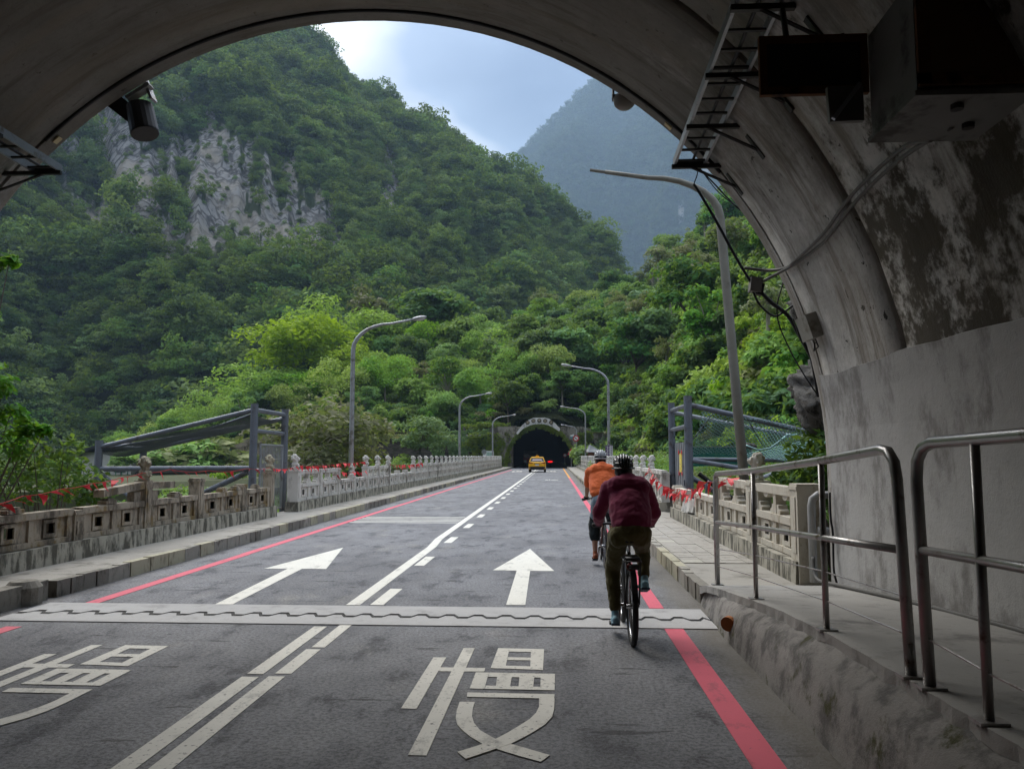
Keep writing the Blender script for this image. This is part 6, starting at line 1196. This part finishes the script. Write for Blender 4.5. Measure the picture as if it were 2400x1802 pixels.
for (a0, a1, lab, cnt) in ZONES:
    for k in range(cnt):
        u = (k+rng.uniform(0, 1))/cnt; az = a0+(a1-a0)*((k*.618+rng.uniform(-.03, .03)) % 1); x, y, z, _ = (float(v[0]) for v in mt_mid(np.array([az]), np.array([.03+.95*u])))
        key = rng.choice(['round_dk', 'round_mid', 'round_cool', 'umb_mid', 'tall_mid', 'umb_br', 'tall_ol', 'round_mid']+(['slender', 'slender_g', 'slender'] if a0 > 2 else ['umb_br', 'umb_br', 'umb_mid']))
        if az < -12 and rng.uniform() < .5: key = 'umb_br'
        s = rng.uniform(.7, 1.2)*(1 if key[:4] != 'tall' else .85); s *= .75 if u < .12 else 1
        look = {'round_dk': 'dark round-crowned', 'round_mid': 'mid-green round', 'round_cool': 'pale green spreading', 'umb_mid': 'flat-topped green', 'tall_mid': 'tall narrow green', 'umb_br': 'bright yellow-green', 'tall_ol': 'sparse olive', 'slender': 'slender pale-trunked olive', 'slender_g': 'slender pale-trunked green'}[str(key)]
        lv = 'low on' if u < .3 else 'halfway up' if u < .65 else 'high on'
        tree(str(key), lab.replace('leafy', look).replace('tree in the wood', 'tree %s the wooded slope' % lv).replace('tree on the slope', 'tree %s the slope' % lv), x, y, z-.3, s, rng.uniform(0, 6.28), lab.replace('leafy tree', 'trees')); n_t += 1
KB = [proto(KIND[k][1]) for k in ('bush', 'bush_dk', 'bush_ol', 'bush_br', 'round_cool')]
P, rk, rg, tt = sprinkle(mt_mid, -33, 24, .0, 1.04, 3000, 9, lambda a, t, k, g: np.ones_like(t)); n = len(P); ok = ~((np.abs(P[:, 0]+2.3) < 3.4) & (P[:, 1] < 116.6)) & ~((P[:, 0] < -34) & (tt < .25)); P = P[ok]; n = len(P); tt = tt[ok]
pk = rg.choice(5, n, p=[.36, .16, .14, .24, .10]); sc_ = rg.uniform(.55, 1.05, n)*np.where(pk == 4, .4, 1.)*np.where(tt < .06, .6, 1)
P2, _, rg2, t2 = sprinkle(mt_mid, 2.5, 22, .0, .4, 800, 19, lambda a, t, k, g: np.ones_like(t)); P = np.concatenate([P, P2]); pk = np.concatenate([pk, rg2.choice(4, len(P2))]); sc_ = np.concatenate([sc_, rg2.uniform(.6, 1.2, len(P2))]); n = len(P)
scatter('undergrowth', 'dense green undergrowth filling the hillside between the trees', 'undergrowth', P-np.array([0, 0, .4]), rg.uniform(0, 6.28, n), sc_, pk, KB)
# scrub on the far bank and along the gorge rim at left
rg = np.random.default_rng(12); pts = []
for _ in range(900):
    x, y = rg.uniform(-150, -10), rg.uniform(72, 230)
    if y < 78+max(0, (x+40))*.9 or (-72 < x < -30 and 119 < y < 125) or (-100 < x < -52 and 138 < y < 163 and rg.uniform() < .9): continue
    if y > 117 and x > -34: continue
    if -33 < math.degrees(math.atan2(x, y)) < -15 and y < 160 and rg.uniform() < .93: continue
    pts.append((x, y, -1.8))
for _ in range(260):
    x, y = rg.uniform(8, 70), rg.uniform(62, 110); pts.append((x, y, -.5+rg.uniform(-.4, .2)))
P = np.array(pts); n = len(P); scatter('bank_scrub', 'green scrub on the valley floor beside the bridge', 'scrub', P, rg.uniform(0, 6.28, n), rg.uniform(.45, 1.1, n), rg.choice(4, n, p=[.4, .25, .2, .15]), KB[:4])
pts = [(4.9+4.5*rg.uniform()**1.3, 23+42*rg.uniform(), -2.6+rg.uniform(0, 1.7)) for _ in range(210)]+[(rg.uniform(8, 24), rg.uniform(26, 64), rg.uniform(-1.5, .4)) for _ in range(150)]+[(-9.6-8*rg.uniform()**1.4, rg.uniform(23, 66), -3.6+rg.uniform(0, 1.4)) for _ in range(130)]
P = np.array(pts); n = len(P); scatter('rim_scrub', 'fine-leaved green scrub along the gorge rim beside the bridge', 'scrub', P, rg.uniform(0, 6.28, n), rg.uniform(.55, 1.15, n), rg.choice(3, n, p=[.5, .3, .2]), [proto(KIND[k][1]) for k in ('scrub_a', 'scrub_b', 'scrub_c')])
# ivy hanging on the far portal and walls
def ivy(name, label, segs, mat, seed, size=.16):
    rg = np.random.default_rng(seed); P, N = [], []
    for (c, sx, sy, sz, cnt) in segs:
        P.append(np.array(c)+rg.uniform(-1, 1, (cnt, 3))*np.array([sx, sy, sz])); N.append(np.tile(np.array([[0, -.8, .5]]), (cnt, 1)))
    V, Fq = leaves(np.concatenate(P), np.concatenate(N), size, rg); o = link(name, raw_mesh(name, V, Fq, mat)); tag(o, label, 'ivy', None, 'stuff'); return o
segs = []
for k in range(60):
    a = math.pi*(k+.5)/60; ln = random.Random(k).uniform(.25, 1.0)*(1.2 if .3 < k/60 < .75 else .8); x, z = FX+4.95*math.cos(a), 6.0*math.sin(a); segs.append(((x, 111.7, z-ln*.25+.15), .22, .25, ln*.5, 70))
for k in range(26): segs.append(((FX+5.3+random.Random(k).uniform(0, 1.8), 111.7, random.Random(k+50).uniform(.6, 4.8)), .5, .25, .6, 80))
for k in range(22): segs.append(((-8.2-random.Random(k+90).uniform(-.8, 1.2), 111.9, random.Random(k+150).uniform(.4, 4.6)), .5, .3, .5, 80))
for k in range(40): segs.append(((-12.6+random.Random(k+300).uniform(0, 6.4), 112.2, random.Random(k+350).uniform(.8, 4.9)), .7, .25, .5, 90))
for k in range(26): segs.append(((-13+random.Random(k+400).uniform(0, 7), 114.8, random.Random(k+450).uniform(4.9, 6.3)), .7, .3, .35, 80))
ivy('portal_ivy', 'yellow-green ivy hanging round the mouth of the far tunnel', segs, leaf_mat('leaf_ivy', (.20, .30, .04), (.48, .58, .10), .5), 5, .15)
segs = [((-9.5-random.Random(k).uniform(0, 8)**1.0, 114.6 if k % 2 else 112.5, random.Random(k+9).uniform(2.0, 5.2)), .7, .25, .55, 90) for k in range(60)]+[((random.Random(k+3).uniform(5.4, 15), 112.5, random.Random(k+19).uniform(.5, 5.0)), .8, .25, .7, 90) for k in range(60)]
ivy('wall_ivy', 'dark green creeper covering the walls beside the far tunnel', segs, LF_BL, 6, .17)
segs = [((-16-random.Random(k).uniform(0, 14), 115.1, 4.9+random.Random(k+1).uniform(-.9, .3)), .8, .25, .3, 70) for k in range(26)]
ivy('wall_ivy', 'thin creeper trailing over the top of the dark stone wall', segs, LF_OL, 7, .15)
# near foliage
def branchy(name, label, cl, leaf, n, mat, seed, root, asp=.45):
    t = thing(name, label, 'tree' if name.endswith('tree') else 'bush', root); rg = np.random.default_rng(seed); P, N = [], []; mb = MB(); rt = Vector(root)
    for (c, r) in cl:
        d = rg.normal(0, 1, (n, 3)); d /= np.linalg.norm(d, axis=1)[:, None]; P.append(np.array(c)+d*(r*rg.uniform(.25, 1.1, n)**.6)[:, None]*np.array([1, 1, .8])); N.append(d*.4+np.array([.1, -.25, .8]))
        c = Vector(c); mb.tube([rt, rt.lerp(c, .5)+Vector((0, 0, .25)), c], [.03, .018, .006], 5, False)
    V, Fq = leaves(np.concatenate(P), np.concatenate(N), leaf, rg, asp, .5); me = raw_mesh('crown', V-np.array(root), Fq, mat); link('crown', me, t); build(mb, 'branches', BARK, t, None, True); return t
L = lambda px, py, Y, r: (tuple(at(px, py, Y)), r)
branchy('overhanging_tree', 'near tree with broad glossy leaves reaching in at the left edge', [L(-10, 620, 11.5, .14), L(22, 612, 11.5, .13), L(-20, 880, 11.6, .3), L(10, 905, 11.8, .22), L(-30, 960, 11.6, .4), L(25, 970, 11.8, .25), L(55, 1005, 12, .22), L(-10, 1030, 12, .4), L(35, 1045, 11.8, .24), L(75, 1010, 12, .17), L(105, 1008, 12, .12), L(-30, 740, 11.6, .2)], .085, 70, LF_NEAR, 21, (-9.6, 11.9, -1.5), .42)
branchy('leafy_bush', 'leafy bush behind the broken left parapet at the frame edge', [L(x, y, 14.2+.8*math.sin(x), .34) for x, y in ((-20, 1085), (30, 1080), (80, 1065), (120, 1085), (160, 1080), (50, 1115), (110, 1120), (165, 1115), (205, 1125), (20, 1140), (80, 1150), (140, 1150), (200, 1155), (225, 1150), (150, 1050), (60, 1040))], .085, 95, LF_NEAR, 22, (-9.6, 14.6, -1.5), .4)
branchy('leafy_bush', 'dark green bush between the netting and the tunnel wall at right', [L(x, y, 11.3+.5*math.sin(x*.7), .26) for x, y in ((1905, 1015), (1935, 1040), (1880, 1055), (1915, 1075), (1945, 1095), (1870, 1095), (1900, 1115), (1935, 1135), (1870, 1130), (1850, 1110), (1955, 1150), (1890, 1150), (1920, 1170), (1955, 1060), (1965, 1120))], .075, 110, LF_NEAR, 23, (4.1, 11.6, -.5), .4)
# overhanging rock right of the tunnel mouth
def boulder(c, r, seed, nu=96, nv=64):
    th_, ph = np.meshgrid(np.linspace(0, 2*np.pi, nu, endpoint=False), np.linspace(0, np.pi, nv), indexing='ij'); d = np.stack([np.sin(ph)*np.cos(th_), np.sin(ph)*np.sin(th_), np.cos(ph)], -1)
    rg_ = np.random.default_rng(seed); n_ = rg_.normal(0, 1, (80, 3)); n_ /= np.linalg.norm(n_, axis=1)[:, None]; h_ = rg_.uniform(.66, 1.05, 80)
    k = np.min(np.where(d@n_.T > .05, h_/np.maximum(d@n_.T, .05), 9), -1)+fbm(d[..., 0]*3+d[..., 2]*2, d[..., 1]*3-d[..., 2]*1.5, .45, 6, seed)*.34
    V = (np.array(c)+d*k[..., None]*np.array(r)).reshape(-1, 3); i = np.arange(nu*nv).reshape(nu, nv); j = np.roll(i, -1, 0); Fq = np.stack([i[:, :-1], i[:, 1:], j[:, 1:], j[:, :-1]], -1).reshape(-1, 4); return V, Fq
for (c, r, sd, lab) in (((4.2, 11.6, 2.55), (.95, 1.0, .85), 3, 'dark jagged rock jutting out right of the tunnel mouth'), ((4.25, 11.8, 3.95), (.85, .9, .85), 5, 'upper rock ledge beside the tunnel rim, half hidden by cables')):
    V, Fq = boulder(c, r, sd); o = link('rock_outcrop', raw_mesh('rock_outcrop', V-np.array(c), Fq, ROCK), None, c); tag(o, lab, 'rock')
